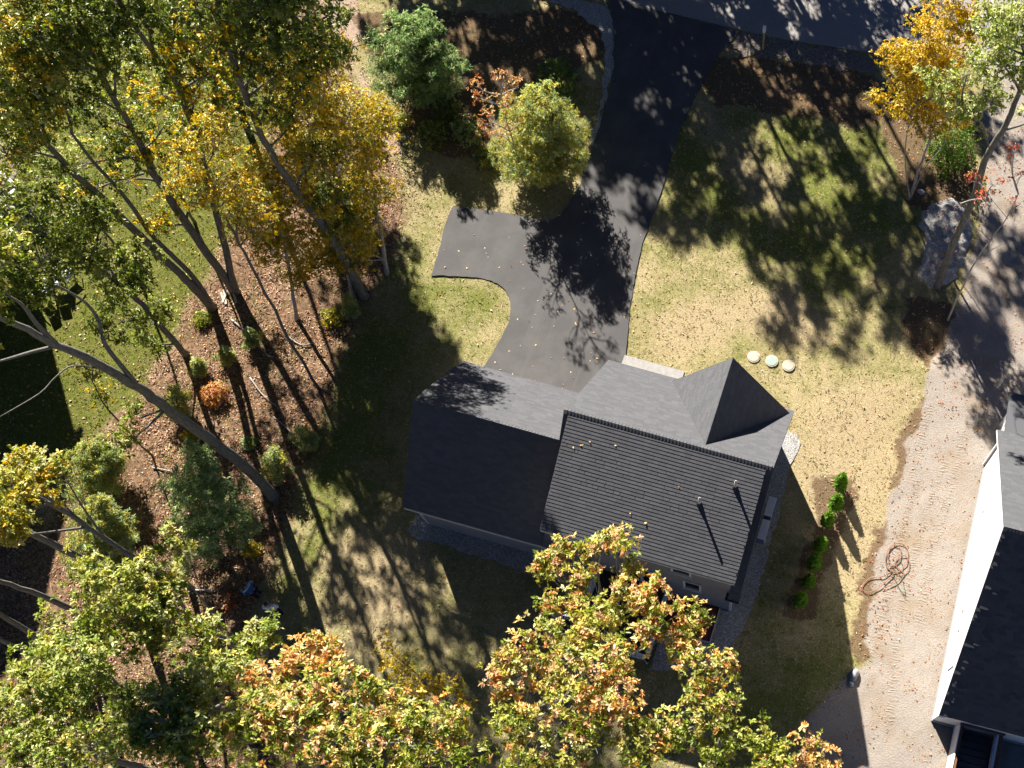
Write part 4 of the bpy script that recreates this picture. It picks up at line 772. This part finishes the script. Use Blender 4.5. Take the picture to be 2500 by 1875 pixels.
# ---- conifers
def pine(name, label, base, h, rad, pals, group, wh=10, per=7, leafL=.17, tilt=(0, 0), taper=.75, low=.12, tuftn=9, dens=1., cat='tree', wd=.2):
    base = np.array(base, float); root = thing(name, tuple(base), label, cat, group); top = base + np.array((tilt[0], tilt[1], h))
    tr = bend(base - (0, 0, .1), top, 7, .03); MB().tube(tr, np.linspace(.022 * h + .02, .012, 7), 7).build('trunk', M['darkbark'], root, True)
    br = MB(); R_, A_ = [], []
    for k in range(wh):
        u = low + (1 - low) * k / wh; z0 = base + (top - base) * u; prof = (1 - u) ** taper * (.55 + .45 * min(1, u / .25)); nb = max(3, int(per * (1 - .3 * u)))
        for j in range(nb):
            a = 2 * math.pi * (j + rng.uniform(-.3, .3)) / nb + k * 1.1; Ln = max(.18, rad * prof * rng.uniform(.5, 1.3)); dr = np.array((math.cos(a), math.sin(a), .0))
            rise = rng.uniform(.15, .5); e = z0 + dr * Ln + np.array((0, 0, Ln * rise)); path = np.array([z0, z0 + dr * Ln * .5 + (0, 0, Ln * .12), e]); br.tube(path, (.02, .014, .006), 4, False)
            nt_ = int(max(5, 30 * Ln * dens)); tt = rng.uniform(.25, 1.03, nt_)[:, None]; pp = np.where(tt < .5, path[0] + (path[1] - path[0]) * tt * 2, path[1] + (path[2] - path[1]) * (tt - .5) * 2)
            side = np.array((-dr[1], dr[0], 0)); pp = pp + side * rng.normal(0, .22, (nt_, 1)) * Ln * (1.1 - .5 * tt) + np.array((0, 0, 1)) * rng.normal(.02, .05, (nt_, 1))
            R_.append(pp); A_.append(nrmz(dr * .8 + np.array((0, 0, .7)) + rng.normal(0, .3, (nt_, 3))))
    R_.append(top + rng.normal(0, .05, (5, 3))); A_.append(np.tile((0, 0, 1.), (5, 1)))
    tag(br.build('branches', M['darkbark'], root), kind='stuff')
    R_, A_ = np.vstack(R_), np.vstack(A_); v, f, cl = leaves_from(R_, A_, tints(pals, [1] * len(pals), len(R_)), tuftn, leafL, wd, .4, .012)
    quadmesh('crown', v, f, M['needle'], root, {'tint': cl}); return root
def pine_px(label, bx, by, tx, ty, rad, pals, group='pines', **k):
    base = dp(bx, by); top = on_axis(tx, ty, base); return pine('pine_tree', label, base, max(.5, top[2]), rad, pals, group, tilt=tuple((top - base)[:2]), **k)
pine_px('bushy green white pine standing alone beside the tan path at the top', 915, 205, 892, 60, 2.35, ['pine', 'pine', 'bpine'], 'pines by the drive', wh=12, per=9, low=.08, taper=.34, dens=1.3, leafL=.2)
pine_px('yellow green white pine beside the curve of the driveway', 1165, 380, 1180, 215, 2.3, ['ypine', 'ypine', 'bpine'], 'pines by the drive', wh=12, per=9, low=.08, taper=.36, dens=1.3, leafL=.2)
for lab, a, r, pl in (
 ('light green young pine on the litter, uppermost of the pair at the left', (225, 1055, 205, 955), 1.25, ['bpine', 'ypine']),
 ('tall young pine in the litter directly left of the leaning oak foot', (465, 1190, 425, 960), 1.75, ['bpine', 'pine']),
 ('yellow green young pine above the green oak, lower of the pair at the left', (240, 1200, 205, 1085), 1.45, ['ypine', 'bpine']),
 ('small round pine on the litter right of the trunks near the lawn', (663, 965, 660, 930), .6, ['pine', 'bpine']),
 ('small bluish pine in the trunk shadows beside the leaning oak', (598, 1025, 588, 975), .8, ['pine', 'bpine']),
 ('small hazy green pine above the middle of the leaning oak', (388, 890, 375, 840), .75, ['bpine']),
 ('tiny pine tuft left of the double trunk shadow', (432, 805, 425, 780), .4, ['bpine']),
 ('tiny pine tuft at the right of the double trunk shadow', (490, 780, 485, 755), .4, ['bpine', 'pine']),
 ('tiny pine at the foot of the dark trunk in mid wood', (545, 745, 540, 715), .4, ['pine', 'bpine']),
 ('tiny green pine beside the pale trunk foot near the lawn', (755, 680, 750, 640), .5, ['pine'])):
    pine_px(lab, *a, r * 1.25, pl if r > 1 else ['bpine', 'ypine'], 'young pines in the wood', wh=9 if r > 1 else 6, per=7 if r > 1 else 5, dens=1.2 if r > 1 else .8, taper=.6, leafL=.2)
# dark rounded evergreen and low shrubs
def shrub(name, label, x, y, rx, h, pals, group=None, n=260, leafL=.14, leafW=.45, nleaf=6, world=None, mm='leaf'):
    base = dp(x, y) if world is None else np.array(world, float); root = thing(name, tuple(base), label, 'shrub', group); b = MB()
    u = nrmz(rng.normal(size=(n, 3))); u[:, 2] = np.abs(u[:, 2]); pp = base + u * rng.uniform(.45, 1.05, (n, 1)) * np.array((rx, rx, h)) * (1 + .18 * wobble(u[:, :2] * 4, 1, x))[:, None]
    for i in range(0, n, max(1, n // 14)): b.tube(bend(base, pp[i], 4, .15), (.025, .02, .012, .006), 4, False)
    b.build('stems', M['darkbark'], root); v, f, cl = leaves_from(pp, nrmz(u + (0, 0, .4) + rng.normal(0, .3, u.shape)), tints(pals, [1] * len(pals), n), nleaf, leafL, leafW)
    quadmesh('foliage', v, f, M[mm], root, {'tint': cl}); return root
shrub('evergreen_shrub', 'dark green rounded evergreen behind the golden birch stems', 2050, 340, 1.35, 2.6, ['dgreen', 'thuja'], n=1100, leafL=.12)
shrub('dry_fern', 'orange rust fern clump on the litter by the trunk shadows', 465, 855, .62, .6, ['rust', 'orange'], n=240, leafL=.16, leafW=.3)
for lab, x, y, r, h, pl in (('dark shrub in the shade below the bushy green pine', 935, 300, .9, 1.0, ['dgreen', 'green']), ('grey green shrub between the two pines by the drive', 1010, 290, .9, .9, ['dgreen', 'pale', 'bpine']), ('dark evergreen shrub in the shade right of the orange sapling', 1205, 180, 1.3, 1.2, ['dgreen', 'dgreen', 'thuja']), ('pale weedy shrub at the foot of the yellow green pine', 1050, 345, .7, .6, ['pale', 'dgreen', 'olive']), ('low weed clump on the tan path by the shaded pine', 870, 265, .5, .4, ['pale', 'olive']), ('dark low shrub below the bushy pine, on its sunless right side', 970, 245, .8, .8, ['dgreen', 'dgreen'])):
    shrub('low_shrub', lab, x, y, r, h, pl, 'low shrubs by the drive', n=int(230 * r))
for lab, x, y, r, pl in (('yellow shrub at the foot of the tall young pine', 548, 1190, .45, ['gold', 'ygreen']), ('olive seedling clump at the edge of the young pine', 415, 940, .4, ['gold', 'olive']), ('green seedling clump beside the leaning oak foot', 540, 960, .4, ['green', 'bpine']), ('small green weed clump beside the stacked planks', 440, 690, .45, ['ygreen', 'green']), ('dry brown brush on the litter near the people', 500, 1300, .5, ['rust', 'dead']), ('olive brush below the golden beech', 720, 690, .6, ['olive', 'dgreen'])):
    shrub('low_shrub', lab, x, y, r, r * .8, pl, 'low shrubs in the wood', n=int(160 * r / .5))
# ---- arborvitae row
def arbor(label, bx, by, h=1.5):
    base = dp(bx, by); root = thing('arborvitae', tuple(base), label, 'shrub', 'arborvitae row beside the house')
    MB().tube([base, base + (0, 0, h * .3)], .035, 7).build('trunk', M['darkbark'], root)
    n = 520; u = rng.uniform(0.02, 1, n) ** .8; a = rng.uniform(0, 6.283, n); r = .31 * h / 1.5 * (1 - u) ** .7 * np.minimum(1, .55 + u * 2.2) * rng.uniform(.75, 1.1, n)
    pp = base + np.stack([r * np.cos(a), r * np.sin(a), .05 + u * h], 1); ax = nrmz(np.stack([np.cos(a) * .5, np.sin(a) * .5, np.full(n, 1.1)], 1))
    v, f, cl = leaves_from(pp, ax, tints(['thuja'], [1], n), 4, .15, .4, .8); quadmesh('foliage', v, f, M['needle'], root, {'tint': cl})
ordn = ('first', 'second', 'third', 'fourth', 'fifth', 'sixth', 'seventh')
for i, (x, y) in enumerate(((1813, 1052), (1803, 1097), (1785, 1132), (1771, 1186), (1757, 1222), (1744, 1262), (1727, 1302))):
    arbor('%s arborvitae of the row beside the heat pumps, counted from the sunny end' % ordn[i], x, y, 1.5 + .15 * math.sin(i * 2.1))

# ================================================================== SMALL THINGS
for (x, y), mm, lab in (((1628, 771), 'lid_tan', 'tan round septic lid in the lawn, leftmost of three'), ((1667, 780), 'lid_green', 'green tinted round septic lid in the lawn, between two tan ones'), ((1703, 790), 'lid_tan', 'tan round septic lid in the lawn, rightmost of three')):
    c = dp(x, y); s = thing('septic_lid', tuple(c), lab, 'lid', 'septic lids in the front lawn'); MB().cyl(c, .31, -.05, .035, 28).build('rim', M['lid_tan'], s); MB().tube([(c[0], c[1], .036), (c[0], c[1], .055), (c[0], c[1], .06)], [.27, .25, .1], 28).build('cover', M[mm], s)
# mailbox post beside the road
c = dp(1648, 107); mb = thing('road_marker_post', tuple(c), 'thin post with a yellow wood shaft beside the road edge', 'post'); MB().box(c[0] - .045, c[0] + .045, c[1] - .045, c[1] + .045, 0, 1.25).build('shaft', simple('yellow_wood', (.42, .33, .12), (.34, .26, .09), 6, .7), mb); MB().box(c[0] - .075, c[0] + .075, c[1] - .075, c[1] + .075, 1.25, 1.62).build('cap', M['metal_grey'], mb)
c = dp(1615, 128); st = thing('survey_stake', tuple(c), 'short wooden stake in the brown verge left of the road post', 'stake'); MB().box(c[0] - .03, c[0] + .03, c[1] - .02, c[1] + .02, 0, .75).add([(c[0] - .03, c[1] - .02, .75), (c[0] + .03, c[1] - .02, .75), (c[0] + .03, c[1] + .02, .75), (c[0] - .03, c[1] + .02, .75), (c[0], c[1], .85)], [(0, 1, 4), (1, 2, 4), (2, 3, 4), (3, 0, 4)]).build('shaft', M['raw_wood'], st)
def rock(name, label, c, rx, ry, rz, cat='rock', m='stone', seed=1, group=None):
    b = MB(); n1, n2 = 14, 8; v = [(0, 0, 1)]; r = np.random.default_rng(seed)
    ph = r.uniform(0, 6, 6)
    for i in range(1, n2):
        th = math.pi * .62 * i / (n2 - 1)
        for j in range(n1):
            a = 2 * math.pi * j / n1; k = 1 + .12 * math.sin(2 * a + ph[0]) + .10 * math.sin(3 * a + ph[1] + th * 2) + .06 * math.sin(5 * a + ph[2]) + r.normal(0, .03)
            v.append((math.sin(th) * math.cos(a) * k, math.sin(th) * math.sin(a) * k, math.cos(th)))
    f = [(0, 1 + j, 1 + (j + 1) % n1) for j in range(n1)] + [(1 + i * n1 + j, 1 + (i + 1) * n1 + j, 1 + (i + 1) * n1 + (j + 1) % n1, 1 + i * n1 + (j + 1) % n1) for i in range(n2 - 2) for j in range(n1)]
    b.add(np.array(v) * (rx, ry, rz) + np.array(c), f); o = b.build(name, M[m], None, True); return tag(o, label, cat, group)
c = dp(1845, 1458); rock('boulder', 'grey oval boulder at the shadow edge on the bare soil', (c[0], c[1], .02), .2, .29, .27, seed=4)
c = dp(1838, 1478); rock('stone', 'small stone just below the grey boulder', (c[0], c[1], 0), .14, .12, .12, seed=7)
for i, (x, y, lab) in enumerate(((2060, 455, 'blue grey stone at the top of the gravel heap'), (2085, 470, 'flat stone right of the gravel heap top'), (1990, 175 + 240, 'flat stone between birch stems and gravel heap'))):
    c = dp(x, y); rock('stone', lab, (c[0], c[1], 0), .2, .15, .12, seed=20 + i)
# gravel heap
hp_ = thing('gravel_heap', tuple(dp(2040, 520)), 'grey gravel heap strewn with dark leaves under the leaning oak', 'heap'); b = MB(); nn_ = 26
poly = wpoly([(1992, 460), (2020, 440), (2060, 432), (2090, 450), (2098, 500), (2085, 560), (2050, 610), (2015, 625), (1988, 600), (1992, 560), (2005, 520), (1990, 490)]); mn, mx = poly.min(0), poly.max(0)
X, Y = np.meshgrid(np.linspace(mn[0] - .2, mx[0] + .2, 44), np.linspace(mn[1] - .2, mx[1] + .2, 60)); pn = np.stack([X.ravel(), Y.ravel()], 1); dd = pdist(X.ravel(), Y.ravel(), poly) + .16 * wobble(pn, 3.3, 2)
hz = np.clip(dd, -.15, 1.1); hz = .55 * np.clip(hz, 0, 1) ** .8 * (1 + .25 * wobble(pn, 2.3, 4)) + .06 * wobble(pn, 7, 2) * (dd > .05) + np.where(dd < 0, dd * .6, .012)
ii = np.arange(44 * 60).reshape(60, 44); f = np.stack([ii[:-1, :-1], ii[:-1, 1:], ii[1:, 1:], ii[1:, :-1]], -1).reshape(-1, 4); b.add(np.stack([pn[:, 0], pn[:, 1], hz], 1), f.tolist()); b.build('gravel', M['grey_gravel'], hp_, True)
# hoses
def hose(label, pts, r, m, loops=()):
    p = [];
    for x, y in smoothline(pts, 7): p.append(dp(x, y, .0))
    p = np.array(p); p[:, 2] = .03 + .02 * np.abs(np.sin(np.arange(len(p)) * .35)); o = MB().tube(p, r, 7).build('garden_hose', M[m], None, True); return tag(o, label, 'hose', 'hoses on the soil')
def ring(cx, cy, rx, ry, n=9, a0=0, tilt=0): return [(cx + rx * math.cos(a0 + 2 * math.pi * i / n) * math.cos(tilt) - ry * math.sin(a0 + 2 * math.pi * i / n) * math.sin(tilt), cy + rx * math.cos(a0 + 2 * math.pi * i / n) * math.sin(tilt) + ry * math.sin(a0 + 2 * math.pi * i / n) * math.cos(tilt)) for i in range(n + 1)]
hose('coiled tan hose looped on the brown soil left of the white house', [(1930, 1232), (1905, 1246), (1878, 1250), (1862, 1268), (1870, 1280), (1890, 1276), (1912, 1258), (1930, 1238)] + ring(1937, 1205, 24, 32, 10, 2.2, .3) + ring(1932, 1200, 14, 22, 9, 1.5, .2) + ring(1948, 1222, 16, 22, 9, 3, .2) + [(1952, 1240), (1945, 1252), (1928, 1262), (1905, 1272)], .019, 'hose_tan')
hose('thin green hose tangled over the coiled tan one', [(1914, 1240), (1922, 1222), (1932, 1232), (1945, 1245), (1952, 1266), (1955, 1285), (1945, 1276), (1935, 1255), (1925, 1232), (1940, 1210), (1950, 1222), (1948, 1240)], .012, 'hose_green')
# chairs on the green lawn
def chair(label, x, y, rz):
    c = dp(x, y); root = thing('lawn_chair', tuple(c), label, 'chair', 'plastic chairs on the green lawn'); R = np.array([[math.cos(rz), -math.sin(rz), 0], [math.sin(rz), math.cos(rz), 0], [0, 0, 1]])
    def part(nm, f): b = MB(); f(b); b.v = [q @ R.T + c for q in b.v]; return b.build(nm, M['plastic'], root, True)
    part('seat', lambda b: b.slab([(-.27, -.25, .40), (.27, -.25, .42), (.27, .25, .42), (-.27, .25, .40)], .03)); part('backrest', lambda b: b.slab([(-.27, -.26, .42), (-.27, .26, .42), (-.44, .22, .85), (-.44, -.22, .85)], .03))
    for s in (-1, 1): part('armrest', lambda b: b.tube([(-.36, s * .29, .62), (0, s * .31, .65), (.27, s * .28, .62)], .035, 6))
    for sx in (-.26, .26):
        for sy in (-.26, .26): part('leg', lambda b: b.tube([(sx, sy, .4), (sx * 1.15, sy * 1.15, 0)], .028, 6))
chair('pale plastic chair on the green lawn, nearest the dark house shadow', 100, 645, 2.6); chair('pale plastic chair on the green lawn, middle of three', 128, 622, 2.2); chair('pale plastic chair on the green lawn, farthest from the house shadow', 156, 600, 1.2)
# planks and dead wood
for i, (x0, y0, x1, y1, lab) in enumerate(((478, 632, 486, 658, 'pale plank on the litter, left of the little plank pile'), (485, 626, 489, 658, 'pale plank on the litter, middle of the little plank pile'), (492, 630, 482, 655, 'pale plank on the litter lying across the little pile'), (506, 634, 512, 657, 'short pale plank right of the little plank pile'))):
    a, b_ = dp(x0, y0), dp(x1, y1); u = nrmz(b_ - a); s = np.array((-u[1], u[0], 0)) * .05; zz = .03 + .035 * i; o = MB().prism([tuple((a - s)[:2]), tuple((b_ - s)[:2]), tuple((b_ + s)[:2]), tuple((a + s)[:2])], 'z', zz - .03, zz).build('plank', M['raw_wood']); tag(o, lab, 'plank', 'planks in the wood')
for i, (pts, r, lab) in enumerate((([(500, 690), (540, 725), (575, 765), (590, 770)], .045, 'pale fallen branch crossing between the two trunk shadows'), ([(540, 815), (565, 850), (600, 880)], .04, 'fallen branch lying right of the rust fern clump'), ([(420, 1275), (465, 1275)], .05, 'short pale log on the litter near the people'), ([(480, 1392), (440, 1398)], .045, 'white dead branch stub above the green oak'), ([(130, 1650), (160, 1640), (195, 1610), (215, 1600)], .06, 'white dead branch in the bottom left corner'), ([(620, 725), (650, 745), (680, 740)], .04, 'fallen branch beside the slender maple stem'), ([(590, 900), (620, 925), (640, 950)], .035, 'fallen branch below the second trunk shadow'), ([(330, 1010), (380, 1020)], .04, 'fallen branch left of the tall young pine'))):
    p = np.array([dp(x, y, .06) for x, y in pts]); p = smooth3(p, 3); o = MB().tube(p, np.linspace(r, r * .5, len(p)), 6).build('fallen_branch', M['birch'], None, True); tag(o, lab, 'branch', 'dead wood on the litter')

# ================================================================== PEOPLE
def skinned(name, verts, edges, radii, m, root, lv=2):
    me = bpy.data.meshes.new(name); o = OFF[root.name]; me.from_pydata([tuple(np.array(q) - o) for q in verts], edges, []); me.materials.append(m)
    ob = bpy.data.objects.new(name, me); COL.objects.link(ob); ob.parent = root; OFF[ob.name] = o
    md = ob.modifiers.new('skin', 'SKIN'); md.use_smooth_shade = True
    for sv, r in zip(me.skin_vertices[0].data, radii): sv.radius = (r, r) if np.isscalar(r) else r
    me.skin_vertices[0].data[0].use_root = True
    ob.modifiers.new('sub', 'SUBSURF').levels = lv; ob.modifiers['sub'].render_levels = lv; return ob
def person(label, base, face, shirt, pose):
    base = np.array(base, float); root = thing('person', tuple(base), label, 'person', None); f = np.array((math.cos(face), math.sin(face), 0)); s = np.array((-f[1], f[0], 0)); U = np.array((0, 0, 1.))
    def P(a, b, z): return base + f * a + s * b + U * z
    # body: one continuous figure
    V_ = [P(0, 0, .95), P(.02, 0, 1.18), P(.03, 0, 1.38), P(.03, 0, 1.48), P(.06, 0, 1.56), P(.07, 0, 1.68), P(.05, 0, 1.74)]; E_ = [(0, 1), (1, 2), (2, 3), (3, 4), (4, 5), (5, 6)]; R_ = [(.15, .12), (.15, .12), (.17, .12), .065, .075, .10, .07]
    for sg in (1, -1):
        n = len(V_); V_ += [P(.02, sg * .19, 1.40)] + [P(a, sg * b, z) for a, b, z in pose[0 if sg == 1 else 1]]; E_ += [(2, n), (n, n + 1), (n + 1, n + 2), (n + 2, n + 3)]; R_ += [.065, .045, .033, .03]
        n = len(V_); V_ += [P(0, sg * .10, .88), P(.03, sg * .11, .48), P(-.02, sg * .11, .09), P(.14, sg * .13, .04)]; E_ += [(0, n), (n, n + 1), (n + 1, n + 2), (n + 2, n + 3)]; R_ += [.09, .06, .045, .04]
        # fingers
        h = V_[-5]; d = nrmz(h - V_[-6])
        for k in range(5):
            n = len(V_); off = s * (.022 * (k - 2)); V_ += [h + d * (.06 if k else .02) + off, h + d * (.11 + .012 * (k % 3)) + off * 1.2 - U * .02]; E_ += [(len(V_) - 2 - 5 - 2 * k, n), (n, n + 1)]; R_ += [.011, .009]
    skinned('body', V_, E_, R_, M['skin'], root)
    V_ = [P(0, 0, .84), P(.02, 0, 1.12), P(.03, 0, 1.37), P(.03, 0, 1.45)]; E_ = [(0, 1), (1, 2), (2, 3)]; R_ = [(.19, .15), (.19, .155), (.21, .15), .085]
    for sg in (1, -1):
        n = len(V_); a = pose[0 if sg == 1 else 1]; V_ += [P(.02, sg * .2, 1.40), P(a[0][0], sg * a[0][1], a[0][2]), P(*(np.array((a[0][0], sg * a[0][1], a[0][2])) * .35 + np.array((a[1][0], sg * a[1][1], a[1][2])) * .65))]; E_ += [(2, n), (n, n + 1), (n + 1, n + 2)]; R_ += [.095, .075, .06]
    skinned('shirt', V_, E_, R_, M[shirt], root)
    V_ = [P(0, 0, .96)]; E_ = []; R_ = [(.18, .14)]
    for sg in (1, -1): n = len(V_); V_ += [P(0, sg * .10, .86), P(.03, sg * .115, .48), P(-.02, sg * .115, .1)]; E_ += [(0, n), (n, n + 1), (n + 1, n + 2)]; R_ += [.115, .085, .07]
    skinned('trousers', V_, E_, R_, M['trousers'], root)
    hv = []; b = MB(); c = P(.045, 0, 1.70)
    for i in range(6):
        th = i * .33
        for j in range(14): a = j * 2 * math.pi / 14; hv.append(c + f * .105 * math.sin(th) * math.cos(a) * (1 if math.cos(a) < .2 else .86) + s * .088 * math.sin(th) * math.sin(a) + U * .112 * math.cos(th))
    b.add(hv, [(i * 14 + j, i * 14 + (j + 1) % 14, (i + 1) * 14 + (j + 1) % 14, (i + 1) * 14 + j) for i in range(5) for j in range(14)]); b.build('hair', M['hair'], root, True)
    b = MB(); q = P(.175, 0, 1.645); b.add([q - s * .015 - U * .03, q + s * .015 - U * .03, q + f * .02 - U * .03, q - f * .01 + U * .03], [(0, 1, 2), (0, 2, 3), (2, 1, 3)]); b.build('nose', M['skin'], root)
    for sg in (1, -1): MB().cyl(P(.155, sg * .033, 0), .009, base[2] + 1.675, base[2] + 1.69, 8).build('eye', M['hair'], root)
    return root, P
p1, P1 = person('person in a white shirt and dark trousers standing below the shaded lawn trunks', dp(607, 1327), math.radians(112), 'shirt_white', [[(.02, .27, 1.14), (.22, .22, 1.08), (.29, .20, 1.10)], [(.02, .27, 1.14), (.20, .20, 1.22), (.24, .16, 1.30)]])
p2, P2 = person('person in a blue jacket with pale stripes standing at the litter edge', dp(562, 1287), math.radians(172), 'shirt_blue', [[(.05, .28, 1.15), (.25, .2, 1.08), (.32, .18, 1.09)], [(.02, .27, 1.14), (.24, .2, 1.08), (.30, .18, 1.09)]])
MB().tube([P2(.02, .25, 1.45), P2(-.06, .12, 1.50), P2(-.08, 0, 1.51), P2(-.06, -.12, 1.50), P2(.02, -.25, 1.45)], .035, 6).build('stripe', M['stripe'], p2, True)
MB().tube([P2(.03, -.29, 1.36), P2(.06, -.33, 1.2), P2(.22, -.26, 1.13)], .05, 6).build('stripe', M['stripe'], p2, True)

# ================================================================== LITTER AND GRASS
def scatter(name, label, n, inside, size, pals, wts, z=.012, lift=.35, mm='litter', Wr=.6, box=None, zf=None):
    x0, x1, y0, y1 = box; P_ = np.zeros((0, 2))
    while len(P_) < n:
        c = np.stack([rng.uniform(x0, x1, n * 2), rng.uniform(y0, y1, n * 2)], 1); k = inside(c[:, 0], c[:, 1]) > rng.uniform(0, 1, len(c)); P_ = np.vstack([P_, c[k]])
        if not k.any(): break
    P_ = P_[:n]; zz = np.full(len(P_), z) if zf is None else zf(P_) + z
    c = np.stack([P_[:, 0], P_[:, 1], zz], 1); a = rng.uniform(0, 6.283, len(c)); d = nrmz(np.stack([np.cos(a), np.sin(a), rng.normal(.1, lift, len(c))], 1)); d[:, 2] = np.abs(d[:, 2])
    nr = nrmz(np.array((0, 0, 1.)) + rng.normal(0, lift, c.shape)); Ls = size * rng.uniform(.6, 1.4, len(c)); v, f = kites(c, d, nr, Ls, Ls * Wr, .2)
    o = quadmesh(name, v, f, M[mm], None, {'tint': np.repeat(tints(pals, wts, len(c)), 4, 0)}); o['kind'] = 'stuff'; o['label'] = label; o['category'] = name.split('_')[-1]; return o
PAL['tanleaf'] = [(.42, .28, .19), (.52, .37, .27), (.33, .2, .13), (.22, .125, .08), (.27, .15, .09)]; PAL['straw'] = [(.46, .38, .18), (.38, .31, .13), (.55, .47, .25)]; PAL['bladeg'] = [(.14, .16, .035), (.2, .21, .05), (.1, .12, .025)]; PAL['lushg'] = [(.15, .18, .02), (.2, .23, .03), (.1, .13, .015)]
def lookup(z_): 
    g = z_.reshape(ny_, nx_)
    def f(x, y): 
        i = np.clip(((y - gy[0]) / .2).round().astype(int), 0, ny_ - 1); j = np.clip(((x - gx[0]) / .2).round().astype(int), 0, nx_ - 1); return g[i, j]
    return f
fgz = lookup(gz); gzf = lambda P_: fgz(P_[:, 0], P_[:, 1]); DR = wpoly(DRIVE); house_poly = [(-6.1, .3), (8.3, .3), (8.3, 8.9), (0, 8.9), (0, 7.1), (-6.1, 7.1)]
fl, fs, flu, fso = lookup(zl), lookup(zs), lookup(zg), lookup(zo)
open_ = lambda x, y: 1. - (inpoly(x, y, DR) | inpoly(x, y, np.array(house_poly)))
lawnw = lambda x, y: np.clip(1 - fl(x, y) - fs(x, y) - flu(x, y) * .6 - fso(x, y) * .7, 0, 1) * open_(x, y)
full = (-38, 24, -16, 38)
scatter('forest_leaves', 'tan fallen leaves covering the floor of the wood', 42000, lambda x, y: fl(x, y) * np.clip(.5 + .7 * wobble(np.stack([x, y], 1), 1.1, 7), .08, 1), .088, ['tanleaf', 'rust', 'orange'], [6, 1, .5], box=(-40, -4, -16, 30), zf=gzf)
scatter('fallen_twigs', 'thin grey twigs lying among the leaves in the wood', 1300, lambda x, y: fl(x, y), .55, ['dead', 'tanleaf'], [2, 1], box=(-40, -4, -16, 30), lift=.12, Wr=.05, z=.05, zf=gzf)
scatter('wood_grass', 'thin grass tufts growing through the leaf litter', 11000, lambda x, y: fl(x, y) * (wobble(np.stack([x, y], 1), .9, 2) > .12), .2, ['bladeg', 'straw', 'ygreen'], [3, 2, 1], box=(-40, -4, -16, 30), z=-.01, lift=.6, mm='blade', Wr=.14, zf=gzf)
scatter('lawn_leaves', 'brown and tan leaves strewn over the dry lawn', 5200, lambda x, y: lawnw(x, y), .10, ['tanleaf', 'orange', 'rust'], [6, 1, 1], box=full, zf=gzf)
scatter('green_lawn_leaves', 'pale leaves strewn over the bright green lawn', 2600, lambda x, y: flu(x, y), .12, ['tanleaf', 'orange', 'gold'], [4, 1, 1], box=(-40, -14, -6, 34), zf=gzf)
clu = lambda x, y: fs(x, y) * open_(x, y) * np.clip(wobble(np.stack([x, y], 1), 1.6, 5) * .9 + .35, .08, 1)
scatter('sand_leaves', 'rust coloured leaves blown in drifts over the sandy lot', 2600, clu, .09, ['rust', 'tanleaf', 'rust'], [4, 2, 1], box=(8, 24, -6, 30), zf=gzf)
scatter('soil_leaves', 'purple brown leaves gathered on the dark soil', 1700, lambda x, y: fso(x, y) * open_(x, y), .11, ['rust', 'tanleaf', 'dead'], [2, 3, 2], box=(-16, 18, 0, 34), zf=gzf)
scatter('driveway_leaves', 'few tan leaves lying on the black driveway', 120, lambda x, y: inpoly(x, y, DR) * np.clip((20 - y) / 8, .08, 1), .10, ['tanleaf', 'orange'], [6, 1], box=(-12, 6, 6, 32), z=.034, lift=.15)
scatter('roof_leaves', 'few orange leaves lying on the rear roof slope', 8, lambda x, y: np.ones(len(x)), .10, ['orange', 'rust'], [2, 1], box=(.6, 7.9, .4, 4.2), z=.03, lift=.1, zf=lambda P_: DZ + (P_[:, 1] - .1) * (HR - .03 - DZ) / (W / 2 - .15))
scatter('heap_leaves', 'dark leaves lying on the gravel heap', 160, lambda x, y: np.clip(pdist(x, y, poly), 0, 1), .11, ['rust', 'dead'], [2, 1], box=(mn[0], mx[0], mn[1], mx[1]), z=.55, lift=.3)
scatter('dry_grass', 'dry straw coloured grass of the lawn', 70000, lambda x, y: lawnw(x, y), .16, ['straw', 'bladeg'], [3, 2], box=full, z=-.01, lift=.6, mm='blade', Wr=.16, zf=gzf)
scatter('green_grass', 'bright green grass of the left lawn', 26000, lambda x, y: flu(x, y), .15, ['lushg', 'bladeg'], [4, 1], box=(-40, -14, -6, 34), z=-.01, lift=.6, mm='blade', Wr=.2, zf=gzf)
